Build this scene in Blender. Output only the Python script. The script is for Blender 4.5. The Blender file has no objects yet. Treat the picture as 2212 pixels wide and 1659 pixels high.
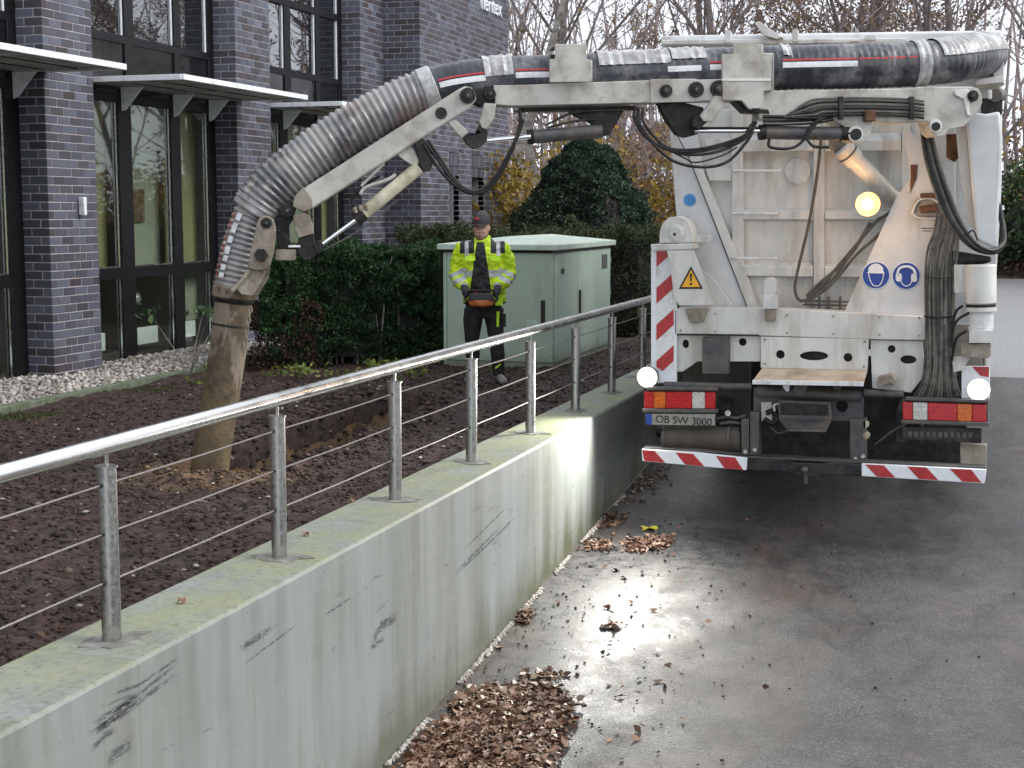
import bpy, bmesh, math, random
import numpy as np
from mathutils import Vector, Matrix, noise
from mathutils.geometry import tessellate_polygon
random.seed(7); rng = np.random.default_rng(7)
sc = bpy.context.scene
COL = sc.collection

# ------------------------------------------------------------------ camera
FOC = 3180.0                      # focal length in units of a 2212-wide sheet
PITCH = math.atan(374.5 / FOC)
YAW = math.atan(1004 / (FOC / math.cos(PITCH)))
CAM = Vector((0, 0, 1.8))
cam_d = bpy.data.cameras.new("camera"); cam = bpy.data.objects.new("camera", cam_d); COL.objects.link(cam)
cam.location = CAM
cam.rotation_euler = (math.radians(90) - PITCH, 0, YAW)
cam_d.sensor_width = 36; cam_d.lens = 36 * FOC / 2212
cam_d.clip_start = 0.1; cam_d.clip_end = 1000
sc.camera = cam

# ------------------------------------------------------------------ light
sc.view_settings.view_transform = 'Standard'; sc.view_settings.look = 'None'
sc.view_settings.gamma = 1; sc.view_settings.exposure = 0.62
sc.view_settings.use_curve_mapping = False
w = bpy.data.worlds.new("World"); sc.world = w; w.use_nodes = True
nt = w.node_tree; nt.nodes.clear()
out = nt.nodes.new("ShaderNodeOutputWorld"); bg = nt.nodes.new("ShaderNodeBackground")
sky = nt.nodes.new("ShaderNodeTexSky"); sky.sky_type = 'NISHITA'; sky.sun_disc = False
SUN_EL, SUN_ROT = math.radians(40), math.radians(80)
sky.sun_elevation = SUN_EL; sky.sun_rotation = SUN_ROT; sky.air_density = 1.2; sky.dust_density = 4
hs = nt.nodes.new("ShaderNodeHueSaturation"); hs.inputs['Saturation'].default_value = 0.35
nt.links.new(sky.outputs[0], hs.inputs['Color'])
tc = nt.nodes.new("ShaderNodeTexCoord"); nz = nt.nodes.new("ShaderNodeTexNoise")
nz.inputs['Scale'].default_value = 2.2; nz.inputs['Detail'].default_value = 5
nt.links.new(tc.outputs['Generated'], nz.inputs['Vector'])
cr = nt.nodes.new("ShaderNodeValToRGB")
cr.color_ramp.elements[0].position = .3; cr.color_ramp.elements[0].color = (7.2, 7.7, 8.6, 1)
cr.color_ramp.elements[1].position = .7; cr.color_ramp.elements[1].color = (9.4, 9.7, 10.2, 1)
nt.links.new(nz.outputs['Fac'], cr.inputs[0])
mx = nt.nodes.new("ShaderNodeMixRGB"); mx.inputs[0].default_value = 0.85      # a closed cloud deck
nt.links.new(hs.outputs[0], mx.inputs[1]); nt.links.new(cr.outputs[0], mx.inputs[2])
nt.links.new(mx.outputs[0], bg.inputs['Color']); bg.inputs['Strength'].default_value = 0.115
nt.links.new(bg.outputs[0], out.inputs[0])
sd = bpy.data.lights.new("sun", 'SUN'); sun = bpy.data.objects.new("sun", sd); COL.objects.link(sun)
sd.energy = 1.5; sd.angle = math.radians(25); sd.color = (1, .96, .9)
sun.rotation_euler = (math.radians(90) - SUN_EL, 0, math.radians(180) - SUN_ROT)

# ------------------------------------------------------------------ measuring helpers
_f = Vector((-math.sin(YAW) * math.cos(PITCH), math.cos(YAW) * math.cos(PITCH), -math.sin(PITCH)))
_r = Vector((math.cos(YAW), math.sin(YAW), 0)); _u = _r.cross(_f)
def ray(x, y): return _f * FOC + _r * (x - 1106.0) - _u * (y - 829.5)
def S(x, y, Y):            # point of the wall-parallel survey at world depth Y
    d = ray(x, y); return CAM + d * (Y / d.y)
def SX(x, y, X):
    d = ray(x, y); return CAM + d * (X / d.x)
def SZ(x, y, Z):
    d = ray(x, y); return CAM + d * ((Z - CAM.z) / d.z)
BA = Vector((0.05, 11.3, 0)); BB = Vector((-5.0, 9.07, 0))     # ends of the boom on plan
BN = Vector((-(BB - BA).y, (BB - BA).x, 0)).normalized()
if BN.y < 0: BN = -BN
def BP(x, y, off=0.0):     # point in the vertical plane of the boom, off = metres behind it
    d = ray(x, y); n = BN
    t = ((BA + n * off - CAM).dot(n)) / d.dot(n); return CAM + d * t

# ------------------------------------------------------------------ nodes / materials
def lin(c):
    return tuple(c) + (1,) if len(c) == 3 else tuple(c)
class NT:
    def __init__(s, name):
        s.m = bpy.data.materials.new(name); s.m.use_nodes = True
        s.t = s.m.node_tree; s.b = s.t.nodes["Principled BSDF"]; s.o = s.t.nodes["Material Output"]
    def n(s, kind, **kw):
        q = s.t.nodes.new("ShaderNode" + kind)
        for k, v in kw.items(): setattr(q, k, v)
        return q
    def put(s, sock, v):
        if hasattr(v, 'links') or isinstance(v, bpy.types.NodeSocket): s.t.links.new(v, sock)
        elif isinstance(v, (tuple, list)) and sock.type == 'RGBA': sock.default_value = lin(v)
        else: sock.default_value = v
    def coord(s, which='Object', scale=None):
        c = s.n('TexCoord').outputs[which]
        if scale is None: return c
        mp = s.n('Mapping'); s.t.links.new(c, mp.inputs[0]); mp.inputs['Scale'].default_value = scale; return mp.outputs[0]
    def noise(s, vec, scale, detail=4, rough=.55, dist=0):
        q = s.n('TexNoise'); s.put(q.inputs['Vector'], vec); q.inputs['Scale'].default_value = scale
        q.inputs['Detail'].default_value = detail; q.inputs['Roughness'].default_value = rough
        q.inputs['Distortion'].default_value = dist; return q.outputs['Fac']
    def ramp(s, fac, stops):
        q = s.n('ValToRGB'); s.put(q.inputs[0], fac); e = q.color_ramp.elements
        while len(e) < len(stops): e.new(.5)
        for i, (p, c) in enumerate(stops):
            e[i].position = p; e[i].color = lin(c) if isinstance(c, (tuple, list)) else (c, c, c, 1)
        return q.outputs[0]
    def mix(s, f, a, b, mode='MIX'):
        q = s.n('MixRGB', blend_type=mode); s.put(q.inputs[0], f); s.put(q.inputs[1], a); s.put(q.inputs[2], b); return q.outputs[0]
    def math(s, op, a, b=0.0, c=0.0):
        q = s.n('Math', operation=op); s.put(q.inputs[0], a); s.put(q.inputs[1], b); s.put(q.inputs[2], c); return q.outputs[0]
    def band(s, v, lo, hi):
        return s.math('MULTIPLY', s.math('GREATER_THAN', v, lo), s.math('LESS_THAN', v, hi))
    def xyz(s, vec=None):
        q = s.n('SeparateXYZ'); s.put(q.inputs[0], vec if vec is not None else s.coord()); return q.outputs
    def bump(s, h, strength=.3, dist=.01):
        q = s.n('Bump'); s.put(q.inputs['Height'], h); q.inputs['Strength'].default_value = strength
        q.inputs['Distance'].default_value = dist; s.t.links.new(q.outputs[0], s.b.inputs['Normal'])
    def base(s, c, rough=.5, metal=0.0, spec=None):
        s.put(s.b.inputs['Base Color'], c); s.put(s.b.inputs['Roughness'], rough); s.put(s.b.inputs['Metallic'], metal)
        if spec is not None: s.b.inputs['Specular IOR Level'].default_value = spec
        return s.m

def plain(name, c, rough=.5, metal=0.0, var=.12, scale=12, dirt=None, dirt_amt=.5, dscale=3, bump=0, stretch=(1, 1, 1), spec=None):
    n = NT(name); v = n.coord('Object')
    f = n.noise(v, scale, 5)
    c2 = tuple(max(0, x * (1 - var * 2)) for x in c); c1 = tuple(min(1, x * (1 + var)) for x in c)
    colr = n.mix(n.ramp(f, [(.35, 0.0), (.65, 1.0)]), c2, c1)
    if dirt:
        vs = n.coord('Object', stretch)
        d = n.noise(vs, dscale, 7, .65)
        colr = n.mix(n.ramp(d, [(.62 - dirt_amt * .35, 0.0), (.75 - dirt_amt * .1, .85)]), colr, dirt)
    r = n.ramp(n.noise(v, scale * 2, 3), [(.3, max(.02, rough - .08)), (.7, min(1, rough + .1))])
    if bump: n.bump(n.noise(v, scale * 4, 6), bump, .01)
    return n.base(colr, r, metal, spec)

M = {}
M['white'] = plain('cream_truck_paint', (.63, .63, .605), .40, 0, .05, 6, (.32, .285, .24), .38, 2.4, .05, (2.2, 2.2, .35))
M['white_clean'] = plain('grey_white_paint', (.62, .635, .64), .4, 0, .04, 6, (.36, .33, .29), .30, 2.5, .05, (1.5, 1.5, .5))
M['boompaint'] = plain('worn_boom_paint', (.47, .46, .42), .48, 0, .07, 7, (.20, .17, .13), .48, 5, .15)
M['mudpaint'] = plain('muddy_boom_paint', (.36, .325, .27), .65, 0, .1, 9, (.09, .065, .04), .80, 6, .4)
M['grease'] = plain('black_greasy_steel', (.016, .015, .014), .5, 0, .3, 30, (.06, .05, .04), .35, 8, .4, spec=.3)
M['chassis'] = plain('dark_chassis_paint', (.018, .019, .022), .5, 0, .2, 20, (.075, .062, .05), .5, 5, .25, spec=.3)
M['chassis_grey'] = plain('grey_chassis_paint', (.065, .066, .07), .5, 0, .15, 18, (.13, .105, .08), .5, 6, .25)
M['mudflap'] = plain('brown_mudguard', (.075, .064, .053), .7, 0, .2, 12, (.05, .04, .03), .5, 5, .3)
M['rubber'] = plain('black_rubber', (.012, .012, .013), .45, 0, .3, 30, (.045, .04, .035), .35, 9, .2, spec=.3)
M['rubber_dusty'] = plain('dusty_rubber_line', (.07, .066, .06), .6, 0, .2, 26, (.14, .125, .10), .5, 9, .3)
M['dirtyplate'] = plain('dirty_plate_white', (.30, .29, .26), .5, 0, .1, 30, (.15, .13, .11), .45, 8)
M['curtain'] = plain('dust_caked_hose', (.15, .145, .13), .75, 0, .2, 26, (.22, .205, .175), .5, 9, .3)
M['chrome'] = plain('chromed_rod', (.75, .76, .78), .12, 1, .03, 10)
M['steel'] = plain('brushed_stainless', (.74, .74, .73), .24, 1, .02, 3)
M['post'] = plain('stainless_post', (.42, .42, .41), .33, 1, .08, 30, (.24, .22, .18), .35, 9, .08, (1, 1, .3))
M['cable'] = plain('wire_cable', (.32, .29, .28), .4, .8, .1, 60)
M['red'] = plain('retroreflective_red', (.42, .026, .030), .35, 0, .1, 30, (.30, .06, .05), .25, 6)
M['wht'] = plain('retroreflective_white', (.70, .72, .74), .35, 0, .05, 30, (.35, .32, .3), .3, 8)
M['redlens'] = plain('red_lamp_lens', (.48, .012, .018), .12, 0, .15, 60)
M['amberlens'] = plain('amber_lamp_lens', (.62, .13, .015), .12, 0, .15, 60)
M['clearlens'] = plain('clear_lamp_lens', (.55, .54, .50), .15, 0, .15, 60)
M['yellow'] = plain('sign_yellow', (.85, .42, .02), .4, 0, .05, 20)
M['black'] = plain('matt_black', (.012, .012, .012), .5, 0, .2, 20)
M['blue'] = plain('sign_blue', (.012, .05, .30), .4, 0, .05, 20)
M['skyblue'] = plain('pale_blue_sticker', (.06, .30, .68), .35, 0, .15, 14)
M['signwhite'] = plain('sign_white', (.75, .78, .82), .4, 0, .03, 20)
M['rust'] = plain('rusty_steel', (.16, .075, .035), .8, .1, .3, 14, (.07, .04, .025), .5, 8, .4)
M['wood'] = plain('worn_step_board', (.50, .42, .33), .6, 0, .1, 8, (.22, .15, .10), .5, 5, .2, (1, .6, 1))
M['frame'] = plain('black_window_frame', (.007, .007, .009), .45, 0, .2, 20, spec=.25)
M['spandrel'] = plain('dark_glossy_spandrel', (.010, .010, .012), .06, 0, .2, 3)
M['alu'] = plain('white_aluminium_edge', (.84, .87, .90), .35, .2, .03, 14, (.45, .45, .45), .2, 5)
M['canopy'] = plain('grey_canopy_underside', (.48, .49, .47), .6, 0, .1, 4, (.12, .115, .09), .5, 3)
M['room'] = plain('office_wall', (.62, .62, .54), .8, 0, .05, 2)
M['roomfloor'] = plain('office_carpet', (.13, .125, .12), .9, 0, .1, 12)
M['blind'] = plain('olive_fabric_blind', (.29, .285, .15), .8, 0, .06, 3, bump=.1)
M['blindgreen'] = plain('grey_green_fabric_blind', (.29, .33, .27), .8, 0, .06, 3)
M['blindwhite'] = plain('white_roller_blind', (.84, .86, .85), .7, 0, .04, 3)
M['radiator'] = plain('white_radiator', (.74, .84, .90), .4, 0, .03, 5)
M['lampshade'] = plain('chrome_lamp_shade', (.85, .85, .85), .2, .6, .03, 5)
M['desk'] = plain('pale_desk', (.5, .5, .45), .5, 0, .05, 5)
M['orange'] = plain('orange_clutter', (.65, .16, .03), .5, 0, .3, 8)
M['picture'] = plain('dark_picture', (.09, .055, .04), .5, 0, .4, 14, (.20, .12, .08), .5, 6)
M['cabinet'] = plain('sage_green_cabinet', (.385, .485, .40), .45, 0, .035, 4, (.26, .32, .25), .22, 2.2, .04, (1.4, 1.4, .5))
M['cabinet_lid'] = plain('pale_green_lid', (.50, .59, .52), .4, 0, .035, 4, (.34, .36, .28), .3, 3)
M['mortar'] = plain('pinkish_mortar', (.44, .405, .42), .9, 0, .12, 20, bump=.3)
M['kerb'] = plain('mossy_kerb_stone', (.15, .17, .13), .9, 0, .2, 12, (.07, .10, .045), .6, 4, .5)
M['bark'] = plain('dark_bark', (.24, .205, .20), .9, 0, .25, 10, (.12, .115, .09), .4, 3, .5)
M['twig'] = plain('purple_brown_twigs', (.36, .305, .31), .9, 0, .25, 1)  # colour lightened in place of distance haze
M['birch'] = plain('pale_birch_bark', (.34, .32, .29), .8, 0, .1, 5, (.05, .045, .04), .55, 2.2, .3, (1, 1, 3))
M['stem'] = plain('hedge_stems', (.05, .035, .025), .9, 0, .2, 10)
M['skin'] = plain('skin', (.62, .37, .28), .5, 0, .08, 20)
M['beard'] = plain('stubble', (.30, .19, .145), .7, 0, .2, 60)
M['capcloth'] = plain('charcoal_cap', (.045, .042, .048), .8, 0, .15, 40)
M['caplogo'] = plain('red_embroidery', (.42, .03, .05), .7, 0, .15, 60)
M['trouser'] = plain('black_work_trousers', (.020, .020, .023), .85, 0, .3, 14, bump=.4)
M['hiviz'] = plain('hiviz_fabric', (.48, .80, .02), .7, 0, .08, 12)
M['silver'] = plain('silver_reflective_tape', (.42, .44, .46), .4, 0, .1, 30)
M['glove'] = plain('black_glove', (.03, .029, .031), .8, 0, .3, 30)
M['gloveband'] = plain('grey_glove_strap', (.35, .34, .35), .7, 0, .1, 30)
M['shoe'] = plain('grey_safety_shoe', (.24, .24, .25), .7, 0, .15, 30, (.10, .07, .05), .5, 10)
M['remote'] = plain('black_remote', (.03, .03, .033), .45, 0, .2, 20)
M['remoteorange'] = plain('orange_remote_shell', (.45, .13, .03), .5, 0, .2, 20)

def emis(name, c, s):
    n = NT(name); n.b.inputs['Base Color'].default_value = lin(c); n.b.inputs['Emission Color'].default_value = lin(c)
    n.b.inputs['Emission Strength'].default_value = s; return n.m
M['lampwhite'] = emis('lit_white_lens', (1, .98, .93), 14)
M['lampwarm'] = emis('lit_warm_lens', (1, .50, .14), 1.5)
M['lampglow'] = emis('lamp_glow_ring', (1, .98, .92), .62)  # glare round the lens, painted as a dim emissive ring
M['lampwarmglow'] = emis('warm_glow_ring', (1, .52, .16), .8)  # warm glare round the lens, as weak emission

def glass(name, tint, refl=.09, fk=1.6):
    n = NT(name); t = n.t; t.nodes.remove(n.b)
    tr = n.n('BsdfTransparent'); tr.inputs[0].default_value = lin(tint)
    gl = n.n('BsdfGlossy'); gl.inputs['Roughness'].default_value = .015; gl.inputs[0].default_value = (.95, .97, 1, 1)
    fr = n.n('Fresnel'); fr.inputs[0].default_value = 1.55
    k = n.math('ADD', n.math('MULTIPLY', fr.outputs[0], fk), refl)
    ms = n.n('MixShader'); t.links.new(k, ms.inputs[0]); t.links.new(tr.outputs[0], ms.inputs[1]); t.links.new(gl.outputs[0], ms.inputs[2])
    bp = n.n('Bump'); bp.inputs['Strength'].default_value = .03; bp.inputs['Distance'].default_value = .02
    t.links.new(n.noise(n.coord('Object'), 1.5, 1), bp.inputs['Height']); t.links.new(bp.outputs[0], gl.inputs['Normal'])
    t.links.new(ms.outputs[0], n.o.inputs[0]); return n.m
M['glass'] = glass('window_glass_ground', (.90, .92, .88), .00, .20)
M['glassup'] = glass('window_glass_upper', (.90, .92, .92), .12, 1.6)

def islandmat(name, stops, rough=.6, obj=False, extra=None, spec=.3, translucent=0, bump=0):
    n = NT(name)
    if obj: r = n.n('ObjectInfo').outputs['Random']
    else: r = n.n('NewGeometry').outputs['Random Per Island']
    c = n.ramp(r, stops)
    big = n.noise(n.coord('Object'), 1.3 if extra is None else extra, 2)
    c = n.mix(n.ramp(big, [(.35, .0), (.7, .55)]), c, n.mix(1.0, c, (.42, .42, .42), 'MULTIPLY'))
    if bump: n.bump(n.noise(n.coord('Object'), 60, 4), bump, .003)
    m = n.base(c, rough, 0, spec)
    if translucent:
        tl = n.n('BsdfTranslucent'); n.t.links.new(c, tl.inputs[0]); ms = n.n('MixShader'); ms.inputs[0].default_value = translucent
        n.t.links.new(n.b.outputs[0], ms.inputs[1]); n.t.links.new(tl.outputs[0], ms.inputs[2]); n.t.links.new(ms.outputs[0], n.o.inputs[0])
    return m
BR = [(0, (.055, .055, .070)), (.25, (.080, .084, .112)), (.5, (.118, .128, .172)), (.72, (.078, .072, .088)), (.86, (.055, .044, .050)), (1, (.150, .165, .215))]
M['brick'] = islandmat('blue_grey_clinker_brick', BR, .55, True, 25, .4, bump=.5)
M['brick_i'] = islandmat('blue_grey_clinker_brick_far', BR, .55, False, 25, .4, bump=.5)
M['hedge'] = islandmat('dark_hedge_needles', [(0, (.012, .034, .014)), (.5, (.022, .066, .022)), (1, (.050, .115, .035))], .6, translucent=.25)
M['hedge2'] = islandmat('olive_hedge_leaves', [(0, (.025, .038, .018)), (.5, (.045, .065, .026)), (1, (.09, .10, .045))], .7, translucent=.25)
M['yew'] = islandmat('blue_green_yew', [(0, (.012, .026, .018)), (.5, (.026, .054, .033)), (1, (.065, .105, .062))], .6, translucent=.2)
M['autumn'] = islandmat('autumn_leaves_yellow', [(0, (.13, .10, .025)), (.3, (.22, .17, .04)), (.55, (.42, .30, .05)), (.8, (.30, .15, .04)), (1, (.58, .45, .08))], .6, translucent=.35)
M['autumnbrown'] = islandmat('autumn_leaves_brown', [(0, (.14, .10, .09)), (.4, (.23, .17, .15)), (.75, (.32, .20, .12)), (1, (.40, .30, .16))], .7, translucent=.3)
M['brownleaf'] = islandmat('fallen_brown_leaves', [(0, (.065, .032, .020)), (.35, (.175, .092, .056)), (.7, (.27, .155, .10)), (.93, (.33, .22, .155)), (1, (.42, .33, .24))], .45, spec=.5)
M['reedleaf'] = islandmat('dead_brown_foliage', [(0, (.022, .012, .009)), (.5, (.05, .025, .017)), (1, (.10, .055, .035))], .7)
M['weed'] = islandmat('yellow_green_weeds', [(0, (.06, .10, .02)), (.5, (.14, .20, .04)), (1, (.38, .36, .10))], .6, translucent=.3)
M['grass'] = islandmat('short_grass', [(0, (.03, .05, .015)), (.6, (.06, .09, .025)), (1, (.13, .13, .05))], .7, translucent=.2)
M['clod'] = islandmat('soil_clods', [(0, (.018, .011, .009)), (.55, (.042, .026, .022)), (.95, (.080, .050, .040)), (1, (.22, .17, .14))], .8)
M['gravel'] = islandmat('pale_river_gravel', [(0, (.20, .17, .15)), (.5, (.34, .31, .28)), (1, (.58, .55, .52))], .7)
M['greenbush'] = islandmat('laurel_green', [(0, (.02, .045, .02)), (.5, (.05, .10, .04)), (1, (.12, .18, .08))], .5, translucent=.2)
# ------------------------------------------------------------------ mesh helpers
def frame_of(d):
    d = d.normalized(); a = Vector((0, 0, 1)) if abs(d.z) < .95 else Vector((1, 0, 0))
    x = a.cross(d).normalized(); return x, d.cross(x).normalized()
class MB:
    def __init__(s): s.v = []; s.f = []
    def box(s, x0, x1, y0, y1, z0, z1):
        k = len(s.v)
        s.v += [(x0, y0, z0), (x1, y0, z0), (x1, y1, z0), (x0, y1, z0), (x0, y0, z1), (x1, y0, z1), (x1, y1, z1), (x0, y1, z1)]
        s.f += [tuple(k + i for i in q) for q in ((3, 2, 1, 0), (4, 5, 6, 7), (0, 1, 5, 4), (1, 2, 6, 5), (2, 3, 7, 6), (3, 0, 4, 7))]
        return s
    def prism(s, pts, ext, holes=()):
        loops = [list(map(Vector, pts))] + [list(map(Vector, h)) for h in holes]
        flat = [p for l in loops for p in l]; n = len(flat); k = len(s.v); ext = Vector(ext)
        tris = tessellate_polygon(loops)
        s.v += [tuple(p) for p in flat] + [tuple(p + ext) for p in flat]
        if len(loops) == 1 and len(flat) <= 4:
            s.f.append(tuple(range(k, k + n))); s.f.append(tuple(range(k + 2 * n - 1, k + n - 1, -1)))
        else:
            for t in tris:
                s.f.append(tuple(k + i for i in t)); s.f.append(tuple(k + n + i for i in reversed(t)))
        o = k
        for l in loops:
            m = len(l)
            for i in range(m):
                j = (i + 1) % m; s.f.append((o + i, o + i + n, o + j + n, o + j))
            o += m
        return s
    def tube(s, path, r, seg=10, cap=True, close=False):
        path = [Vector(p) for p in path]; n = len(path)
        rs = r if isinstance(r, (list, tuple)) else [r] * n
        d0 = (path[1] - path[0]); x, y = frame_of(d0); k = len(s.v)
        for i, p in enumerate(path):
            d = (path[min(i + 1, n - 1)] - path[max(i - 1, 0)])
            if d.length < 1e-9: d = d0
            d.normalize(); x = (x - d * x.dot(d))
            if x.length < 1e-6: x, _ = frame_of(d)
            x.normalize(); y = d.cross(x)
            for a in range(seg):
                t = 2 * math.pi * a / seg; s.v.append(tuple(p + (x * math.cos(t) + y * math.sin(t)) * rs[i]))
        for i in range(n - 1):
            for a in range(seg):
                b = (a + 1) % seg; s.f.append((k + i * seg + a, k + i * seg + b, k + (i + 1) * seg + b, k + (i + 1) * seg + a))
        if cap:
            s.f.append(tuple(k + a for a in range(seg - 1, -1, -1))); s.f.append(tuple(k + (n - 1) * seg + a for a in range(seg)))
        return s
    def cyl(s, p, q, r, seg=16, r2=None): return s.tube([p, q], [r, r if r2 is None else r2], seg)
    def arc(s, path, r, a0, a1, nseg, up, thick=.003):
        # strip that hugs the side of a tube; angle measured from direction 'up' round the path
        path = [Vector(p) for p in path]; n = len(path); k = len(s.v)
        for i, p in enumerate(path):
            d = (path[min(i + 1, n - 1)] - path[max(i - 1, 0)]).normalized()
            u = (up - d * up.dot(d)).normalized(); v = d.cross(u)
            rr = r[i] if isinstance(r, (list, tuple)) else r
            for a in range(nseg + 1):
                t = a0 + (a1 - a0) * a / nseg; s.v.append(tuple(p + (u * math.cos(t) + v * math.sin(t)) * (rr + thick)))
        m = nseg + 1
        for i in range(n - 1):
            for a in range(nseg): s.f.append((k + i * m + a, k + i * m + a + 1, k + (i + 1) * m + a + 1, k + (i + 1) * m + a))
        return s
    def loft(s, rings, seg=20):
        # rings: (center, xaxis, yaxis, rx, ry)
        k = len(s.v)
        for c, ax, ay, rx, ry in rings:
            c = Vector(c); ax = Vector(ax); ay = Vector(ay)
            for a in range(seg):
                t = 2 * math.pi * a / seg; s.v.append(tuple(c + ax * (rx * math.cos(t)) + ay * (ry * math.sin(t))))
        n = len(rings)
        for i in range(n - 1):
            for a in range(seg):
                b = (a + 1) % seg; s.f.append((k + i * seg + a, k + i * seg + b, k + (i + 1) * seg + b, k + (i + 1) * seg + a))
        s.f.append(tuple(k + a for a in range(seg - 1, -1, -1))); s.f.append(tuple(k + (n - 1) * seg + a for a in range(seg)))
        return s
    def ball(s, c, rx, ry=None, rz=None, seg=14, rings=9):
        ry = ry or rx; rz = rz or rx; c = Vector(c); k = len(s.v)
        s.v.append(tuple(c + Vector((0, 0, rz))))
        for i in range(1, rings):
            ph = math.pi * i / rings
            for a in range(seg):
                t = 2 * math.pi * a / seg
                s.v.append(tuple(c + Vector((rx * math.sin(ph) * math.cos(t), ry * math.sin(ph) * math.sin(t), rz * math.cos(ph)))))
        s.v.append(tuple(c - Vector((0, 0, rz)))); e = len(s.v) - 1
        for a in range(seg): s.f.append((k, k + 1 + a, k + 1 + (a + 1) % seg))
        for i in range(rings - 2):
            for a in range(seg):
                b = (a + 1) % seg; o = k + 1 + i * seg; s.f.append((o + a, o + seg + a, o + seg + b, o + b))
        o = k + 1 + (rings - 2) * seg
        for a in range(seg): s.f.append((o + a, e, o + (a + 1) % seg))
        return s
    def mesh(s, name):
        m = bpy.data.meshes.new(name); m.from_pydata(s.v, [], s.f); m.update(); return m
    def build(s, name, mat, parent=None, smooth=False, bevel=0, seg=2, fix=True):
        m = s.mesh(name)
        if fix:
            b = bmesh.new(); b.from_mesh(m); bmesh.ops.recalc_face_normals(b, faces=b.faces); b.to_mesh(m); b.free()
        o = bpy.data.objects.new(name, m); COL.objects.link(o)
        if isinstance(mat, str): mat = M[mat]
        m.materials.append(mat)
        if smooth:
            m.polygons.foreach_set('use_smooth', [True] * len(m.polygons))
            try: m.set_sharp_from_angle(angle=math.radians(42))
            except Exception: pass
        if bevel:
            q = o.modifiers.new('bevel', 'BEVEL'); q.width = bevel; q.segments = seg; q.limit_method = 'ANGLE'; q.angle_limit = math.radians(35)
            m.polygons.foreach_set('use_smooth', [True] * len(m.polygons))
            try: m.set_sharp_from_angle(angle=math.radians(35))
            except Exception: pass
        if parent is not None:
            o.parent = parent; o.matrix_parent_inverse = parent.matrix_world.inverted()
        return o

def empty(name, loc, rz=0):
    o = bpy.data.objects.new(name, None); COL.objects.link(o); o.location = loc; o.rotation_euler = (0, 0, rz)
    o.empty_display_size = .2
    o.matrix_world = Matrix.Translation(Vector(loc)) @ Matrix.Rotation(rz, 4, 'Z')
    return o
def tag(o, label=None, cat=None, group=None, kind=None):
    if label: o['label'] = label
    if cat: o['category'] = cat
    if group: o['group'] = group
    if kind: o['kind'] = kind
    return o
def thing(name, loc, label, cat, group=None, rz=0): return tag(empty(name, loc, rz), label, cat, group)
def B(): return MB()
def circle(c, r, n=20, ax=Vector((1, 0, 0)), ay=Vector((0, 0, 1)), rx=None):
    rx = rx or r; c = Vector(c)
    return [c + ax * (rx * math.cos(2 * math.pi * i / n)) + ay * (r * math.sin(2 * math.pi * i / n)) for i in range(n)]
def spline(pts, n=8):
    pts = [Vector(p) for p in pts]; o = []
    P = [pts[0] * 2 - pts[1]] + pts + [pts[-1] * 2 - pts[-2]]
    for i in range(1, len(P) - 2):
        for k in range(n):
            t = k / n; a, b, c, d = P[i - 1], P[i], P[i + 1], P[i + 2]
            o.append(.5 * ((2 * b) + (c - a) * t + (2 * a - 5 * b + 4 * c - d) * t * t + (3 * b - a - 3 * c + d) * t ** 3))
    o.append(pts[-1]); return o
def text(name, s, size, loc, xdir, updir, mat, parent, depth=.002, align='CENTER'):
    cu = bpy.data.curves.new(name, 'FONT'); cu.body = s; cu.size = size; cu.extrude = depth; cu.align_x = align
    to = bpy.data.objects.new(name, cu); COL.objects.link(to)
    me = bpy.data.meshes.new_from_object(to.evaluated_get(bpy.context.evaluated_depsgraph_get()))
    bpy.data.objects.remove(to); o = bpy.data.objects.new(name, me); COL.objects.link(o); me.materials.clear(); me.materials.append(M[mat])
    x = Vector(xdir).normalized(); y = Vector(updir).normalized(); z = x.cross(y)
    mw = Matrix((x, y, z)).transposed().to_4x4(); mw.translation = Vector(loc)
    me.transform(mw); me.name = name
    if parent is not None: o.parent = parent; o.matrix_parent_inverse = parent.matrix_world.inverted()
    return o

def npmesh(name, V, F, mat, parent=None, smooth=False):
    V = np.asarray(V, np.float32); F = np.asarray(F, np.int32); k = F.shape[1]
    m = bpy.data.meshes.new(name); m.vertices.add(len(V)); m.vertices.foreach_set('co', V.ravel())
    m.loops.add(F.size); m.loops.foreach_set('vertex_index', F.ravel()); m.polygons.add(len(F))
    m.polygons.foreach_set('loop_start', np.arange(0, F.size, k, dtype=np.int32)); m.polygons.foreach_set('loop_total', np.full(len(F), k, np.int32))
    if smooth: m.polygons.foreach_set('use_smooth', np.ones(len(F), bool))
    m.update(); m.validate(); m.materials.append(M[mat] if isinstance(mat, str) else mat)
    o = bpy.data.objects.new(name, m); COL.objects.link(o)
    if parent is not None: o.parent = parent; o.matrix_parent_inverse = parent.matrix_world.inverted()
    return o
def leaf_arrays(P, size, aspect=.5, flat=0.0, curl=.25, var=.5):
    n = len(P); d = rng.normal(size=(n, 3)); d[:, 2] *= (1 - flat); d /= np.linalg.norm(d, axis=1)[:, None]
    e = rng.normal(size=(n, 3)); e[:, 2] *= (1 - flat); e -= d * (e * d).sum(1)[:, None]; e /= np.linalg.norm(e, axis=1)[:, None]
    nn = np.cross(d, e); s = size * (1 + var * rng.uniform(-1, 1, n))[:, None]
    a = P - d * s * .5; c = P + d * s * .5; b = P + e * s * aspect * .5 + nn * s * curl * rng.uniform(-.5, 1, n)[:, None] * .5
    q = P - e * s * aspect * .5 + nn * s * curl * rng.uniform(-.5, 1, n)[:, None] * .5
    V = np.stack([a, b, c, q], 1).reshape(-1, 3); F = np.arange(4 * n).reshape(-1, 4); return V, F
def leaves(name, P, size, mat, parent=None, **kw):
    V, F = leaf_arrays(np.asarray(P), size, **kw); return npmesh(name, V, F, mat, parent)
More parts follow.
